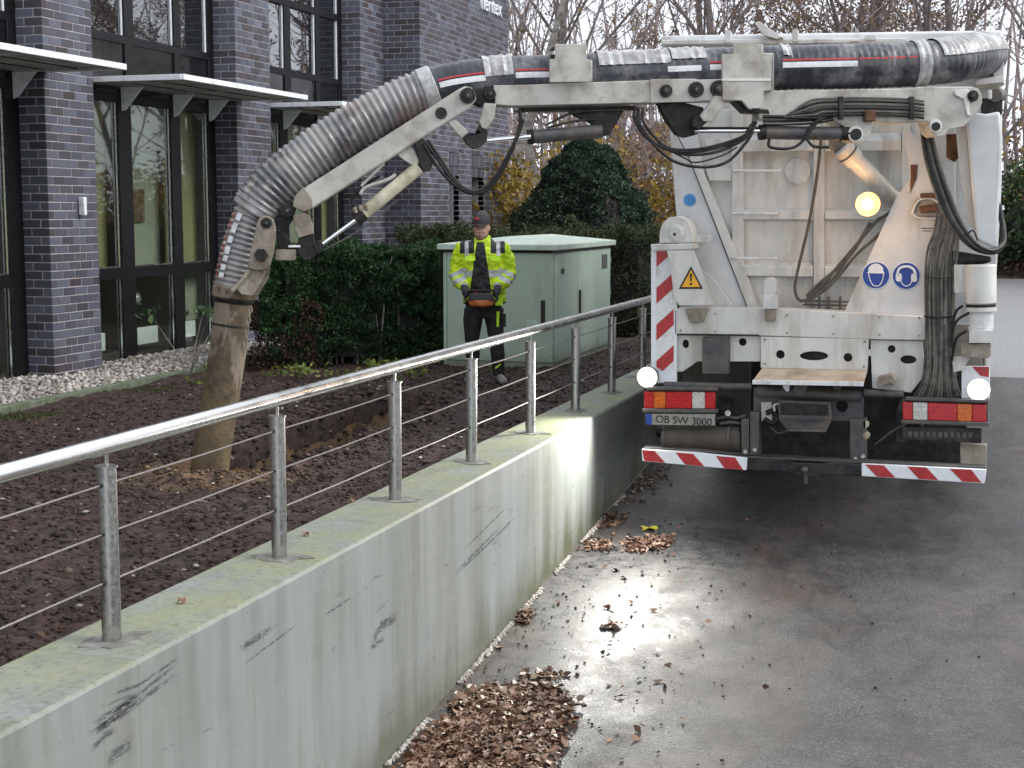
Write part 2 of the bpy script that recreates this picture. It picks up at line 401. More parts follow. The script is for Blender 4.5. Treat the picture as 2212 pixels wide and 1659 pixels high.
def vnoise(P, s, seed=0.0):
    return np.array([noise.noise(Vector((p[0] * s + seed, p[1] * s, p[2] * s))) for p in P])
def stones(P, size, flat=.6, var=.5):
    # low polygon lumps (octahedron with jitter, 8 faces)
    n = len(P); base = np.array([(1, 0, 0), (0, 1, 0), (-1, 0, 0), (0, -1, 0), (0, 0, 1), (0, 0, -1)], float)
    V = base[None] * (1 + .35 * rng.uniform(-1, 1, (n, 6, 1))); s = size * (1 + var * rng.uniform(-1, 1, (n, 1, 1)))
    sc3 = np.ones((n, 1, 3)); sc3[:, 0, 0] = rng.uniform(.7, 1.3, n); sc3[:, 0, 2] = flat * rng.uniform(.7, 1.2, n)
    V = V * s * sc3; a = rng.uniform(0, 6.28, n); ca, sa = np.cos(a), np.sin(a)
    X = V[:, :, 0] * ca[:, None] - V[:, :, 1] * sa[:, None]; Y = V[:, :, 0] * sa[:, None] + V[:, :, 1] * ca[:, None]
    V = np.stack([X, Y, V[:, :, 2]], 2) + P[:, None]
    T = np.array([(0, 1, 4), (1, 2, 4), (2, 3, 4), (3, 0, 4), (1, 0, 5), (2, 1, 5), (3, 2, 5), (0, 3, 5)])
    F = (T[None] + (np.arange(n) * 6)[:, None, None]).reshape(-1, 3); return V.reshape(-1, 3), F
# ================================================================== SETTING
WX = -2.914; WXI = -3.35          # outer and inner face of the retaining wall
def ramp_z(y): return -1.141 + .0805 * (y - 6.975) if y < 18.66 else -.2
# ---- asphalt
n = NT('wet_asphalt'); v = n.coord('Object')
fine = n.noise(v, 70, 4, .75); mid = n.noise(v, 2.3, 6, .6); big = n.noise(n.coord('Object', (1, .5, 1)), .55, 4)
speck = n.noise(v, 75, 2, .85)
c = n.mix(n.ramp(mid, [(.35, 0.0), (.68, 1.0)]), (.040, .041, .044), (.074, .073, .074))
c = n.mix(n.ramp(fine, [(.47, 0.0), (.55, 1.0)]), c, n.mix(1.0, c, (.34, .34, .34), 'MULTIPLY'))
c = n.mix(n.ramp(speck, [(.59, 0.0), (.65, .9)]), c, (.25, .25, .245))
red = n.noise(n.coord('Object', (1, .6, 1)), 1.1, 6, .65, .6)
c = n.mix(n.ramp(red, [(.53, 0.0), (.68, .6)]), c, (.150, .095, .078))
damp = n.noise(n.coord('Object', (1, .8, 1)), 2.1, 10, .74, .3); mot = n.noise(v, 9, 6, .75)
c = n.mix(n.ramp(mot, [(.40, 0.0), (.62, .55)]), c, (.098, .089, .083))
c = n.mix(n.ramp(damp, [(.47, 0.0), (.58, .75)]), c, n.mix(1.0, c, (.47, .44, .42), 'MULTIPLY'))
xx = n.xyz(v)[0]; nearwall = n.ramp(n.math('ADD', n.math('MULTIPLY', xx, -1.0), n.math('MULTIPLY', damp, 1.2)), [(.0, 0.0), (1, 1.0)]); nearwall = n.math('MULTIPLY', n.math('GREATER_THAN', n.math('ADD', xx, n.math('MULTIPLY', damp, -1.6)), -9), n.math('SMOOTH_MIN', 1.0, n.math('MAXIMUM', 0.0, n.math('MULTIPLY', n.math('SUBTRACT', -1.40, n.math('ADD', xx, n.math('MULTIPLY', n.math('SUBTRACT', damp, .5), 2.4))), 1.4)), .2))
wet = n.noise(n.coord('Object', (1.3, .45, 1)), .9, 6, .62, .8)
r = n.ramp(n.math('ADD', n.math('MULTIPLY', wet, .75), n.math('MULTIPLY', fine, .25)), [(.36, .24), (.50, .40), (.64, .62)])
r = n.mix(nearwall, r, n.ramp(mot, [(.40, .27), (.60, .48)]))
n.bump(n.math('ADD', n.math('MULTIPLY', fine, 1.0), n.math('MULTIPLY', mid, .6)), .85, .014)
M['asphalt'] = n.base(c, r, 0, .6)
bn_ = [q for q in n.t.nodes if q.type == 'BUMP'][0]; n.t.links.new(n.mix(nearwall, (.75, .75, .75), (.28, .28, .28)), bn_.inputs['Strength'])
# ---- pavers, soil, kerb, concrete
n = NT('pale_paving'); v = n.coord('Object')
br = n.n('TexBrick'); n.t.links.new(v, br.inputs['Vector']); br.inputs['Scale'].default_value = 2.5; br.inputs['Mortar Size'].default_value = .02
br.inputs['Color1'].default_value = (.33, .34, .35, 1); br.inputs['Color2'].default_value = (.27, .275, .28, 1); br.inputs['Mortar'].default_value = (.17, .17, .17, 1)
M['paver'] = n.base(n.mix(n.noise(v, 1.5, 5), br.outputs['Color'], (.22, .22, .22)), .45, 0, .5)
n = NT('garden_soil'); v = n.coord('Object')
a = n.noise(v, 14, 8, .68); bq = n.noise(v, 2.2, 4); z = n.xyz(v)[2]
c = n.mix(n.ramp(a, [(.38, 0.0), (.62, 1.0)]), (.014, .008, .007), (.080, .048, .041))
c = n.mix(n.ramp(bq, [(.55, 0.0), (.75, .5)]), c, (.060, .050, .050))
c = n.mix(n.ramp(n.noise(v, 45, 3, .7), [(.63, 0.0), (.72, .6)]), c, (.085, .062, .054))
deep = n.math('MULTIPLY', n.math('LESS_THAN', n.math('ADD', z, n.math('MULTIPLY', n.noise(v, 3, 5), .30)), -.09), n.ramp(n.noise(v, 6, 7, .7), [(.40, 0.0), (.54, .8)]))
c = n.mix(deep, c, n.mix(a, (.13, .08, .038), (.34, .22, .11)))
spoil = n.n('VectorMath', operation='DISTANCE'); n.t.links.new(n.coord('Object', (1, 1, 0)), spoil.inputs[0]); spoil.inputs[1].default_value = (-4.95, 8.95, 0)
sp = n.math('MULTIPLY', n.ramp(spoil.outputs['Value'], [(.25, 1.0), (.72, 0.0)]), n.ramp(n.noise(v, 9, 6, .7), [(.38, 0.0), (.60, 1.0)]))
c = n.mix(sp, c, n.mix(a, (.14, .085, .04), (.34, .22, .12)))
n.bump(n.math('ADD', a, n.math('MULTIPLY', n.noise(v, 70, 4, .7), .5)), .9, .035)
M['soil'] = n.base(c, n.ramp(bq, [(.4, .85), (.7, .55)]), 0, .35)
n = NT('fair_faced_concrete'); v = n.coord('Object')
st = n.noise(n.coord('Object', (1, 2.2, .22)), 2.2, 7, .62); st2 = n.noise(n.coord('Object', (1, 12, .6)), 3.0, 4, .6); bl = n.noise(v, 1.2, 5)
x, y, z = n.xyz(v)
c = n.mix(n.ramp(st, [(.34, 0.0), (.66, 1.0)]), (.160, .170, .145), (.265, .28, .262))
c = n.mix(n.ramp(st2, [(.56, 0.0), (.72, .5)]), c, (.13, .145, .085))
c = n.mix(n.ramp(bl, [(.42, 0.0), (.7, .5)]), c, (.27, .295, .31))
topz = n.math('GREATER_THAN', z, .132)
alg = n.ramp(n.noise(n.coord('Object', (1.6, 1, 1)), 2.6, 7, .65), [(.36, 0.0), (.62, 1.0)])
inner = n.ramp(n.math('SUBTRACT', 0.0, x), [(2.96 / 4, .15), (3.08 / 4, 1.0)]) if False else 1.0
c = n.mix(n.math('MULTIPLY', topz, alg), c, (.25, .27, .15))
c = n.mix(n.math('MULTIPLY', topz, n.ramp(n.noise(v, 30, 4, .7), [(.5, 0.0), (.66, .75)])), c, (.13, .13, .095))
gz = n.math('SUBTRACT', z, n.math('MULTIPLY_ADD', y, .0805, -1.7))           # height over the ramp
low = n.ramp(n.math('SUBTRACT', gz, n.math('MULTIPLY', st, .55)), [(-.12, 1.0), (.14, .0)]) if False else n.math('MULTIPLY', n.ramp(n.math('ADD', gz, n.math('MULTIPLY_ADD', st, .8, -.4)), [(.04, 1.0), (.15, .5), (.36, 0.0)]), .85)
c = n.mix(low, c, (.085, .090, .045))
sc2 = n.noise(n.coord('Object', (1, 1.4, 9)), 2.2, 5, .6, .3)
c = n.mix(n.math('MULTIPLY', n.ramp(sc2, [(.655, 0.0), (.69, .8)]), n.math('LESS_THAN', z, .10)), c, (.11, .115, .12))
pin = n.n('TexVoronoi'); n.t.links.new(v, pin.inputs['Vector']); pin.inputs['Scale'].default_value = 14
c = n.mix(n.ramp(pin.outputs['Distance'], [(.05, .75), (.085, 0.0)]), c, (.12, .12, .11))
jt = n.math('PINGPONG', n.math('ADD', y, .35), 1.25)
c = n.mix(n.math('MULTIPLY', n.ramp(n.math('ADD', jt, n.math('MULTIPLY', n.noise(v, 12, 3), .012)), [(.006, .7), (.016, 0.0)]), .8), c, (.13, .14, .115))
tone = n.n('TexWhiteNoise', noise_dimensions='1D'); n.t.links.new(n.math('FLOOR', n.math('DIVIDE', n.math('ADD', y, .35), 2.5)), tone.inputs['W'])
c = n.mix(n.math('MULTIPLY', tone.outputs['Value'], .22), c, (.20, .22, .23))
hz = n.ramp(n.noise(n.coord('Object', (1, .35, 7)), 2.0, 5, .6), [(.52, 0.0), (.72, .4)])
c = n.mix(n.math('MULTIPLY', hz, .35), c, (.34, .35, .30))
n.bump(n.math('ADD', n.math('MULTIPLY', st2, .4), n.noise(v, 40, 5, .7)), .22, .006)
M['concrete'] = n.base(c, .62, 0, .4)
n = NT('leafy_ground'); v = n.coord('Object')
c = n.mix(n.ramp(n.noise(v, 3, 8, .7), [(.4, 0.0), (.6, 1.0)]), (.06, .075, .03), (.12, .07, .045))
M['ground'] = n.base(c, .9)

def sheet(name, x0, x1, ys, zf, mat, nx=1, kind='structure'):
    V = []; F = []
    for j, y in enumerate(ys):
        for i in range(nx + 1): V.append((x0 + (x1 - x0) * i / nx, y, zf(x0 + (x1 - x0) * i / nx, y)))
    w_ = nx + 1
    for j in range(len(ys) - 1):
        for i in range(nx): F.append((j * w_ + i, j * w_ + i + 1, (j + 1) * w_ + i + 1, (j + 1) * w_ + i))
    o = npmesh(name, V, F, mat); return tag(o, kind=kind)
def ramp_h(x, y): return ramp_z(y) + (.012 * noise.noise(Vector((x * .8, y * .5, 3))) if y < 18.3 else 0)
o = sheet('ramp_road', WX + .002, 7, [(-6 + i * .25) for i in range(98)] + [18.5, 18.66], ramp_h, 'asphalt', 30)
tag(o, 'wet grey asphalt ramp rising towards the street beside the concrete wall')
o = sheet('street', -4.4, 60, [18.66, 30, 46], lambda x, y: -.2, 'paver', 4); tag(o, 'pale block paved street beyond the top of the ramp')
o = sheet('ground', -90, 90, [46, 50, 60, 100, 400], lambda x, y: -.2 + min(1.2, max(0, (y - 46) * .25)), 'ground', 6); tag(o, 'leaf strewn bank rising behind the street')
o = sheet('verge', 7.01, 60, [-20, 18.66], lambda x, y: -.2, 'ground', 1)
o = sheet('lawn', -90, WXI, [22.0, 46], lambda x, y: -.02, 'ground', 3); tag(o, 'grass and leaves behind the hedges')
B().box(7, 7.01, -6, 18.66, -2.4, -.2).build('ramp_side', 'concrete')['kind'] = 'structure'
# ---- strip of fresh joint crumbs along the wall foot (pale grit)
# ---- soil with trench and suction pit
def soil_z(x, y):
    h = .035 * noise.noise(Vector((x * 1.1, y * 1.1, 0))) + .022 * noise.noise(Vector((x * 4, y * 4, 1))) + .016 * noise.noise(Vector((x * 11, y * 11, 2))) + .010 * noise.noise(Vector((x * 27, y * 27, 5)))
    cx = -5.0 - .045 * (y - 9) + .07 * noise.noise(Vector((0, y * 1.7, 7))); hw = .40 + .09 * noise.noise(Vector((3, y * 2.1, 7)))
    d = abs(x - cx)
    along = max(0.0, min(1.0, (y - 9.3) / .25)) * max(0.0, min(1.0, (13.7 - y) / .3))
    prof = max(0.0, min(1.0, (hw - d) / .10 + .5)); prof = prof * prof * (3 - 2 * prof)
    trench = -.52 * prof * along + prof * along * (.10 * noise.noise(Vector((x * 5, y * 3.2, 4))) + .05 * noise.noise(Vector((x * 13, y * 11, 4))))
    rim = .085 * math.exp(-((d - hw - .16) / .13) ** 2) * along * (.6 + .8 * noise.noise(Vector((x * 3, y * 3, 9))))
    rr = math.hypot(x + 5.0, y - 9.08); p = max(0.0, min(1.0, (.34 - rr) / .12 + .5)); pit = -.30 * p * p * (3 - 2 * p)
    rim2 = .05 * math.exp(-((rr - .46) / .11) ** 2)
    m = .14 * math.exp(-(((x + 4.55) / .35) ** 2 + ((y - 12.9) / .8) ** 2)) * (1 - prof)
    return h + min(trench, pit) + rim + rim2 + m - .01
gx0, gx1, gy0, gy1, st_ = -8.30, WXI + .003, 3.2, 22.0, .036
nx_ = int((gx1 - gx0) / st_); ny_ = int((gy1 - gy0) / st_)
XX = np.linspace(gx0, gx1, nx_ + 1); YY = np.linspace(gy0, gy1, ny_ + 1)
V = np.array([(x, y, soil_z(x, y)) for y in YY for x in XX]); W_ = nx_ + 1
I = (np.arange(ny_)[:, None] * W_ + np.arange(nx_)[None]).ravel(); F = np.stack([I, I + 1, I + W_ + 1, I + W_], 1)
soil = npmesh('garden_soil', V, F, 'soil', smooth=True); tag(soil, 'dark dug-over garden soil with an open ochre trench', kind='structure')
o = sheet('soil_edge', -8.3, WXI + .003, [-8, 3.2], lambda x, y: -.01, 'soil', 1)
def on_soil(n_, x0, x1, y0, y1, dz=0.0):
    P = np.stack([rng.uniform(x0, x1, n_), rng.uniform(y0, y1, n_), np.zeros(n_)], 1)
    P[:, 2] = [soil_z(a, b) + dz for a, b, _ in P]; return P
P = np.concatenate([on_soil(15000, -8.1, WXI - .02, 3.4, 10, .003), on_soil(8000, -8.1, WXI - .02, 10, 17, .004)])
V, F = stones(P, .0115, .6, .8); o = npmesh('soil_clods', V, F, 'clod'); tag(o, 'crumbly clods and chips of bark on the soil', kind='stuff')
P = on_soil(260, -8.1, WXI - .02, 3.5, 17, .012); V, F = stones(P, .016, .5, .7); o = npmesh('soil_pebbles', V, F, 'gravel'); tag(o, 'scattered pale pebbles in the soil', kind='stuff')
P = np.concatenate([on_soil(600, -8.1, WXI - .02, 3.5, 13, .012), on_soil(1800, -7.6, WXI - .02, 13, 20, .012), on_soil(260, -4.0, WXI - .01, 4, 12, .012)])
leaves('soil_leaf_litter', P, .04, 'reedleaf', flat=.7); bpy.data.objects['soil_leaf_litter']['kind'] = 'stuff'
P = np.concatenate([on_soil(380, -7.4, -5.6, 14.2, 15.3, .03), on_soil(250, -8.25, -7.6, 13.6, 15.5, .03), on_soil(250, -6.6, -5.9, 15.2, 16.2, .05)])
P = P[vnoise(P, 1.9, 4) > .0]; P[:, 2] += rng.uniform(0, .07, len(P)); o = leaves('ground_weeds', P, .065, 'weed', flat=.4); tag(o, 'low yellow-green weeds at the foot of the hedge', kind='stuff')
P = np.concatenate([on_soil(9000, -8.28, -7.8, 4, 16, .01), on_soil(5000, -6.6, -3.5, 14.3, 20, .01)]); P = P[vnoise(P, 1.4, 2) > .1]
o = leaves('grass_patches', P, .05, 'grass', flat=0, aspect=.14); tag(o, 'thin grass growing between soil and kerb', kind='stuff')
P = on_soil(1500, -8.0, WXI - .05, 3.6, 15.5, .004); P = P[vnoise(P, 1.2, 9) > .06]
T_ = np.stack([rng.uniform(-6.1, -4.2, 2600), rng.uniform(8.9, 14.0, 2600), np.zeros(2600)], 1); cxx = -5.0 - .045 * (T_[:, 1] - 9)
T_ = T_[(np.abs(np.abs(T_[:, 0] - cxx) - .50) < .20)]; T_[:, 2] = [soil_z(a, b) + .006 for a, b, _ in T_]
V, F = stones(np.concatenate([P, T_]), .026, .65, .7); o = npmesh('soil_lumps', V, F, 'clod'); tag(o, 'larger lumps of earth thrown up beside the trench', kind='stuff')
# ---- gravel strip and kerb
o = B().box(-8.40, -8.30, -8, 17.0, -.15, .045).build('kerb_edging', 'kerb', bevel=.01); tag(o, 'long mossy edging stone between gravel strip and soil', 'kerb')
o = sheet('gravel_bed', -9.9, -8.40, [-8, 22.7], lambda x, y: -.012, 'mortar', 1)
P = np.stack([rng.uniform(-9.66, -8.41, 13500), rng.uniform(5.5, 17.6, 13500), rng.uniform(-.005, .05, 13500)], 1)
V, F = stones(P, .034, .65, .45); o = npmesh('gravel', V, F, 'gravel', smooth=False); tag(o, 'pale rounded river gravel along the building', kind='stuff')

# ================================================================== RETAINING WALL
rw = B()
rw.prism([(WXI, 0, -3), (WX, 0, -3), (WX, 0, .125), (WX - .012, 0, .140), (WXI, 0, .143)], (0, 26.6, 0))
for i in range(len(rw.v)): rw.v[i] = (rw.v[i][0], rw.v[i][1] - 8, rw.v[i][2])
wall = rw.build('retaining_wall', 'concrete'); tag(wall, 'long fair-faced concrete retaining wall with algae on top and dark scuffs', 'wall')
# scrapes on the wall face: thin black rubbed streaks left by vehicles
def scuff(x0, y0, x1, y1, wd, k=1):
    n = NT('x')
    return
SC = NT('rubbed_tyre_scuff'); f = SC.noise(SC.coord('Object', (1, 6, 30)), 4, 6, .7)
SC.t.nodes.remove(SC.b); tr = SC.n('BsdfTransparent'); df = SC.n('BsdfDiffuse'); df.inputs[0].default_value = (.105, .11, .115, 1)
ms = SC.n('MixShader'); uv = SC.n('UVMap'); sx = SC.n('SeparateXYZ'); SC.t.links.new(uv.outputs[0], sx.inputs[0])
edge = SC.math('MULTIPLY', SC.ramp(sx.outputs[0], [(0, 0.0), (.25, 1.0), (.8, .8), (1, 0.0)]), SC.ramp(sx.outputs[1], [(0, 0.0), (.4, 1.0), (.6, 1.0), (1, 0.0)]))
SC.t.links.new(SC.math('MULTIPLY', edge, SC.ramp(f, [(.42, 0.0), (.56, 1.0)])), ms.inputs[0])
SC.t.links.new(tr.outputs[0], ms.inputs[1]); SC.t.links.new(df.outputs[0], ms.inputs[2]); SC.t.links.new(ms.outputs[0], SC.o.inputs[0]); M['scuff'] = SC.m
def strip(path, hw, name, mat, X=WX):
    pts = [SX(x, y, X + .002) for x, y in path]; V = []; F = []; U = []
    for i, p in enumerate(pts):
        V += [(p.x, p.y, p.z - hw), (p.x, p.y, p.z + hw)]; U += [(i / (len(pts) - 1), 0), (i / (len(pts) - 1), 1)]
    for i in range(len(pts) - 1): F.append((2 * i, 2 * i + 2, 2 * i + 3, 2 * i + 1))
    m = bpy.data.meshes.new(name); m.from_pydata(V, [], F); uvl = m.uv_layers.new(name='UVMap')
    for l in m.loops: uvl.data[l.index].uv = U[l.vertex_index]
    m.materials.append(M[mat]); o = bpy.data.objects.new(name, m); COL.objects.link(o); o.parent = wall; return o
for path, hw in [([(240, 1500), (300, 1480), (398, 1412)], .009), ([(196, 1565), (280, 1515), (390, 1428)], .012), ([(190, 1588), (262, 1545), (385, 1452)], .016), ([(205, 1580), (300, 1500)], .03), ([(196, 1620), (225, 1590), (250, 1575)], .018),
                 ([(230, 1648), (262, 1620), (290, 1595)], .035), ([(700, 1330), (760, 1290)], .008), ([(1000, 1190), (1100, 1090)], .006), ([(520, 1440), (600, 1380), (640, 1350)], .006), ([(515, 1405), (590, 1355)], .02), ([(805, 1385), (825, 1350), (862, 1330)], .035),
                 ([(975, 1250), (1060, 1170), (1115, 1115)], .012), ([(985, 1235), (1080, 1140)], .010), ([(1190, 1290), (1192, 1120)], .01), ([(800, 1400), (830, 1380)], .02)]:
    strip(path, hw, 'scuff_mark', 'scuff')
# stains round every post foot
GS = plain('grey_grout', (.23, .225, .21), .85, 0, .2, 18, (.09, .085, .07), .5, 12, .5); M['grout'] = GS

# ================================================================== RAILING
rail = thing('railing', (-3.145, 4.84, .14), 'stainless steel railing with round handrail and three wires along the wall top', 'railing')
B().tube([(-3.135, -2, .910), (-3.14, 8, .910), (-3.135, 18.4, .908)], .034, 20).build('handrail', 'steel', rail, True)
posts = [-1.0, .5, 1.95, 3.4, 4.84, 6.29, 7.78, 9.13, 10.49, 11.80, 13.09, 14.39, 15.7, 17.0, 18.3]
pm = None
for i, y in enumerate(posts):
    if pm is None:
        po = B().cyl((0, 0, .143), (0, 0, .825), .0375, 20).build('post', 'post', None, True, fix=True); pm = po.data
        cp = B().cyl((0, 0, .825), (0, 0, .832), .043, 20).build('cap', 'post', None, True); cm = cp.data
        pn = B().cyl((0, 0, .832), (0, 0, .880), .009, 10).build('pin', 'post', None, True); nm = pn.data
        g = B(); N_ = 18
        ring = [(math.cos(2 * math.pi * k / N_) * .10 * random.uniform(.6, 1.15), math.sin(2 * math.pi * k / N_) * .17 * random.uniform(.6, 1.15), .141) for k in range(N_)]
        g.prism(ring, (0, 0, .005)); gp = g.build('grout_pad', 'grout', None); gm = gp.data
        fm = B().cyl((0, -.008, 0), (0, .008, 0), .008, 8).mesh('wire_fitting'); fm.materials.append(M['grease'])
        objs = [po, cp, pn, gp]
    else:
        objs = []
        for nm_, me in (('post', pm), ('cap', cm), ('pin', nm), ('grout_pad', gm)):
            q = bpy.data.objects.new(nm_, me); COL.objects.link(q); objs.append(q)
    for k in range(3):
        for s_ in (-1, 1):
            q = bpy.data.objects.new('wire_fitting', fm); COL.objects.link(q); q.parent = objs[0]; q.location = (0, s_ * .044, .76 - .19 * k)
    for k, q in enumerate(objs):
        par = rail if k == 0 else objs[0]
        q.parent = par
        if k == 0:
            q.matrix_parent_inverse = rail.matrix_world.inverted(); q.location = (-3.145, y, 0)
        elif k == 3: q.rotation_euler = (0, 0, random.uniform(0, 6)); q.scale = (1, 1, 1)
for k in range(3):
    z = .76 - .19 * k
    for a, b in zip(posts[:-1], posts[1:]):
        B().tube([(-3.145, a + .04, z), (-3.145, (a + b) / 2, z - .004), (-3.145, b - .04, z)], .0042, 6).build('wire', 'cable', rail, True)

# ================================================================== OFFICE BUILDING
bld = thing('office_building', (-9.3, 13.4, 0), 'two storey office building of blue-grey clinker brick piers with black framed windows', 'building')
CP, BHt, BL, BHd = .0907, .079, .213, .1005
unit = B().box(-.5, .5, -.5, .5, -.5, .5).mesh('brick'); unit.materials.append(M['brick'])
bm = bmesh.new(); bm.from_mesh(unit); bmesh.ops.bevel(bm, geom=bm.edges[:], offset=.02, segments=1, affect='EDGES'); bm.to_mesh(unit); bm.free()
def courses_front(y0, y1, c, holes=()):
    """spans of bricks on the +X face for course c; first one is the corner brick"""
    o = []; y = y0; first = True
    ln = BHd if c % 2 == 0 else BL
    while y < y1 - .03:
        e = min(y + ln, y1)
        if y1 - e < .05: e = y1
        o.append((y, e)); y = e + .012; ln = BL
    return o
bricks = []          # (size metric, x0,x1,y0,y1,z0,z1, pier)
def pier_bricks(y0, y1, xf, xb, z0, z1, pier, windows=(), lint=()):
    for c in range(int((z1 - z0) / CP)):
        za = z0 + c * CP; zb = za + BHt
        fr = courses_front(y0, y1, c)
        for k, (a, b) in enumerate(fr):
            if any(a < wb and b > wa and za < wz1 and zb > wz0 for wa, wb, wz0, wz1 in windows):
                for wa, wb, wz0, wz1 in windows:
                    if a < wb and b > wa:
                        if a < wa - .03: b2 = wa; bricks.append((xf - .10, xf, a, b2, za, zb, pier))
                        if b > wb + .03: bricks.append((xf - .10, xf, wb, b, za, zb, pier))
                continue
            dx = (BL if c % 2 == 0 else BHd) if k == 0 else BHd
            j = random.uniform(-.0015, .0025)
            bricks.append((xf - dx, xf + j, a - (.0 if k else j), b, za, zb, pier))
        x = xf - (BL if c % 2 == 0 else BHd) - .012          # camera-facing side
        while x > xb + .03:
            e = max(x - BL, xb)
            if e - xb < .05: e = xb
            bricks.append((e, x, y0 + random.uniform(-.001, .002), y0 + BHd, za, zb, pier)); x = e - .012
def core(y0, y1, xf, xb, z0, z1, name='brick_pier'):
    return B().box(xb, xf - .006, y0 + .006, y1 - .002, z0, z1 - .01).build(name, 'mortar', bld)
piers = []
for k, (a, b) in enumerate([(9.2, 10.1), (13.40, 14.30), (17.60, 18.58), (21.72, 22.68)]):
    p = core(a, b, -9.3, -9.72, -.12, 6.9); piers.append(p); pier_bricks(a, b, -9.3, -9.72, -.10, 6.9, p)
wn = [(24.07, 24.57, -1, 2.80), (25.27, 25.92, -1, 2.80)]
blk = B().box(-12, -8.686, 22.706, 24.07, -.12, 8.4).box(-12, -8.686, 24.57, 25.27, -.12, 8.4).box(-12, -8.686, 25.92, 27.45, -.12, 8.4)
blk.box(-12, -8.686, 24.07, 24.57, 2.8, 8.4).box(-12, -8.686, 25.27, 25.92, 2.8, 8.4).box(-12, -8.95, 24.07, 24.57, -.12, 2.8).box(-12, -8.95, 25.27, 25.92, -.12, 2.8)
blk = blk.build('brick_tower', 'mortar', bld); pier_bricks(22.70, 27.45, -8.68, -9.72, -.10, 8.4, blk, wn)
for (a, b, _, _) in wn:
    y = a                                   # soldier course over the narrow windows
    while y < b - .03:
        bricks.append((-8.78, -8.68, y, y + BHt - .006, 2.57, 2.79, blk)); bricks.append((-8.78, -8.68, y, y + BHt - .006, 2.40, 2.56, blk)); y += .0835
    B().box(-8.949, -8.90, a + .02, b - .02, .3, 2.36).build('narrow_window', 'frame', bld)
    B().box(-8.89, -8.86, a + .12, a + .17, .3, 2.36).box(-8.89, -8.86, b - .17, b - .12, .3, 2.36).build('window_bar', 'steel', bld)
def pxsize(b):
    c = Vector(((b[0] + b[1]) / 2, b[2], (b[4] + b[5]) / 2)); d = (c - CAM).length
    up = (c.z - CAM.z) / math.hypot(c.x, c.y)
    if up > .20 or c.y < 13: return 0
    wv = (b[3] - b[2]) * .55 + (b[1] - b[0]) * .6
    return wv / d
bricks.sort(key=pxsize, reverse=True)
for b in bricks[:300]:
    o = bpy.data.objects.new('brick', unit); COL.objects.link(o); o.parent = b[6]
    c = Vector(((b[0] + b[1]) / 2, (b[2] + b[3]) / 2, (b[4] + b[5]) / 2))
    o.matrix_parent_inverse = b[6].matrix_world.inverted(); o.location = c; o.scale = (b[1] - b[0], b[3] - b[2], b[5] - b[4])
rest = {}
for b in bricks[300:]: rest.setdefault(b[6].name, []).append(b)
for nm_, bs in rest.items():
    m = B()
    for b in bs: m.box(*b[:6])
    o = m.build('brickwork', 'brick_i', bpy.data.objects[nm_], fix=False); o['kind'] = 'stuff'
# slabs, window bays
B().box(-9.9, -9.73, -6, 22.7, -.2, -.06).build('plinth', 'frame', bld)
B().box(-13, -9.75, -6, 22.68, 3.12, 3.74).build('floor_slab', 'room', bld)
B().box(-13, -12.9, -6, 22.68, -.1, 7).build('room_wall', 'room', bld)
B().box(-13, -9.75, -6, 22.68, -.14, -.06).build('room_floor', 'roomfloor', bld)
B().box(-14, -9.3, -6, 22.69, 6.92, 7.3).build('roof_edge', 'frame', bld)
for y in (10.0, 14.0, 18.0, 22.0): B().box(-12.9, -9.75, y - .1, y, -.06, 6.9).build('partition_wall', 'room', bld)
XF = -9.62
def bay(y0, y1, mull, mullu, up_transom):
    w_ = B(); z0, z1 = -.06, 3.74
    w_.box(XF - .09, XF, y0, y1, z0, .02)                        # threshold
    w_.box(XF - .085, XF + .004, y0, y1, 1.00, 1.135)            # transom
    w_.box(XF - .09, XF, y0, y1, 3.06, 3.17)
    prev = y0
    for a, b in mull: w_.box(XF - .088, XF + .002, a, b, .02, 1.00); w_.box(XF - .088, XF + .002, a, b, 1.135, 3.06)
    # bright glazing beads
    g = w_.build('window', 'frame', bld, bevel=.004)
    edges = [y0] + [v for ab in mull for v in ab] + [y1]
    lights = [(edges[i], edges[i + 1]) for i in range(0, len(edges), 2) if edges[i + 1] - edges[i] > .1]
    for a, b in lights:
        for za, zb in ((.02, 1.00), (1.135, 3.06)):
            B().box(XF - .050, XF - .044, a + .002, b - .002, za + .002, zb - .002).build('pane', 'glass', g)
            B().box(XF - .04, XF - .02, a + .001, a + .016, za, zb).box(XF - .04, XF - .02, b - .016, b - .001, za, zb).box(XF - .04, XF - .021, a + .016, b - .016, za, za + .014).build('glazing_bead', 'steel', g)
    s = B(); prevs = [y0] + [v for ab in mullu for v in ab] + [y1]
    # spandrel and upper frame
    u = B(); u.box(XF - .09, XF, y0, y1, 3.745, 3.84)
    u.box(XF - .09, XF, y0, y1, 6.7, 6.9)
    for a, b in mullu: u.box(XF - .088, XF + .003, a, b, 3.84, 6.7); u.box(XF - .088, XF + .003, a, b, 3.17, 3.745)
    if up_transom: u.box(XF - .087, XF + .005, y0, y1, up_transom, up_transom + .10)
    ug = u.build('upper_window', 'frame', bld, bevel=.004)
    lu = [(prevs[i], prevs[i + 1]) for i in range(0, len(prevs), 2) if prevs[i + 1] - prevs[i] > .1]
    for a, b in lu:
        B().box(XF - .06, XF - .02, a, b, 3.17, 3.745).build('spandrel_panel', 'spandrel', bld)
        B().box(XF - .050, XF - .044, a + .002, b - .002, 3.842, 6.698).build('pane', 'glassup', ug)
        B().box(XF - .30, XF - .26, a + .02, b - .02, 3.845, 3.93).build('inner_sill', 'blindwhite', ug)
        B().box(XF - .04, XF - .022, b - .02, b - .001, 3.842, 6.698).box(XF - .04, XF - .022, a + .001, a + .016, 3.842, 6.698).build('glazing_bead', 'alu', ug)
    return g, ug, lights, lu
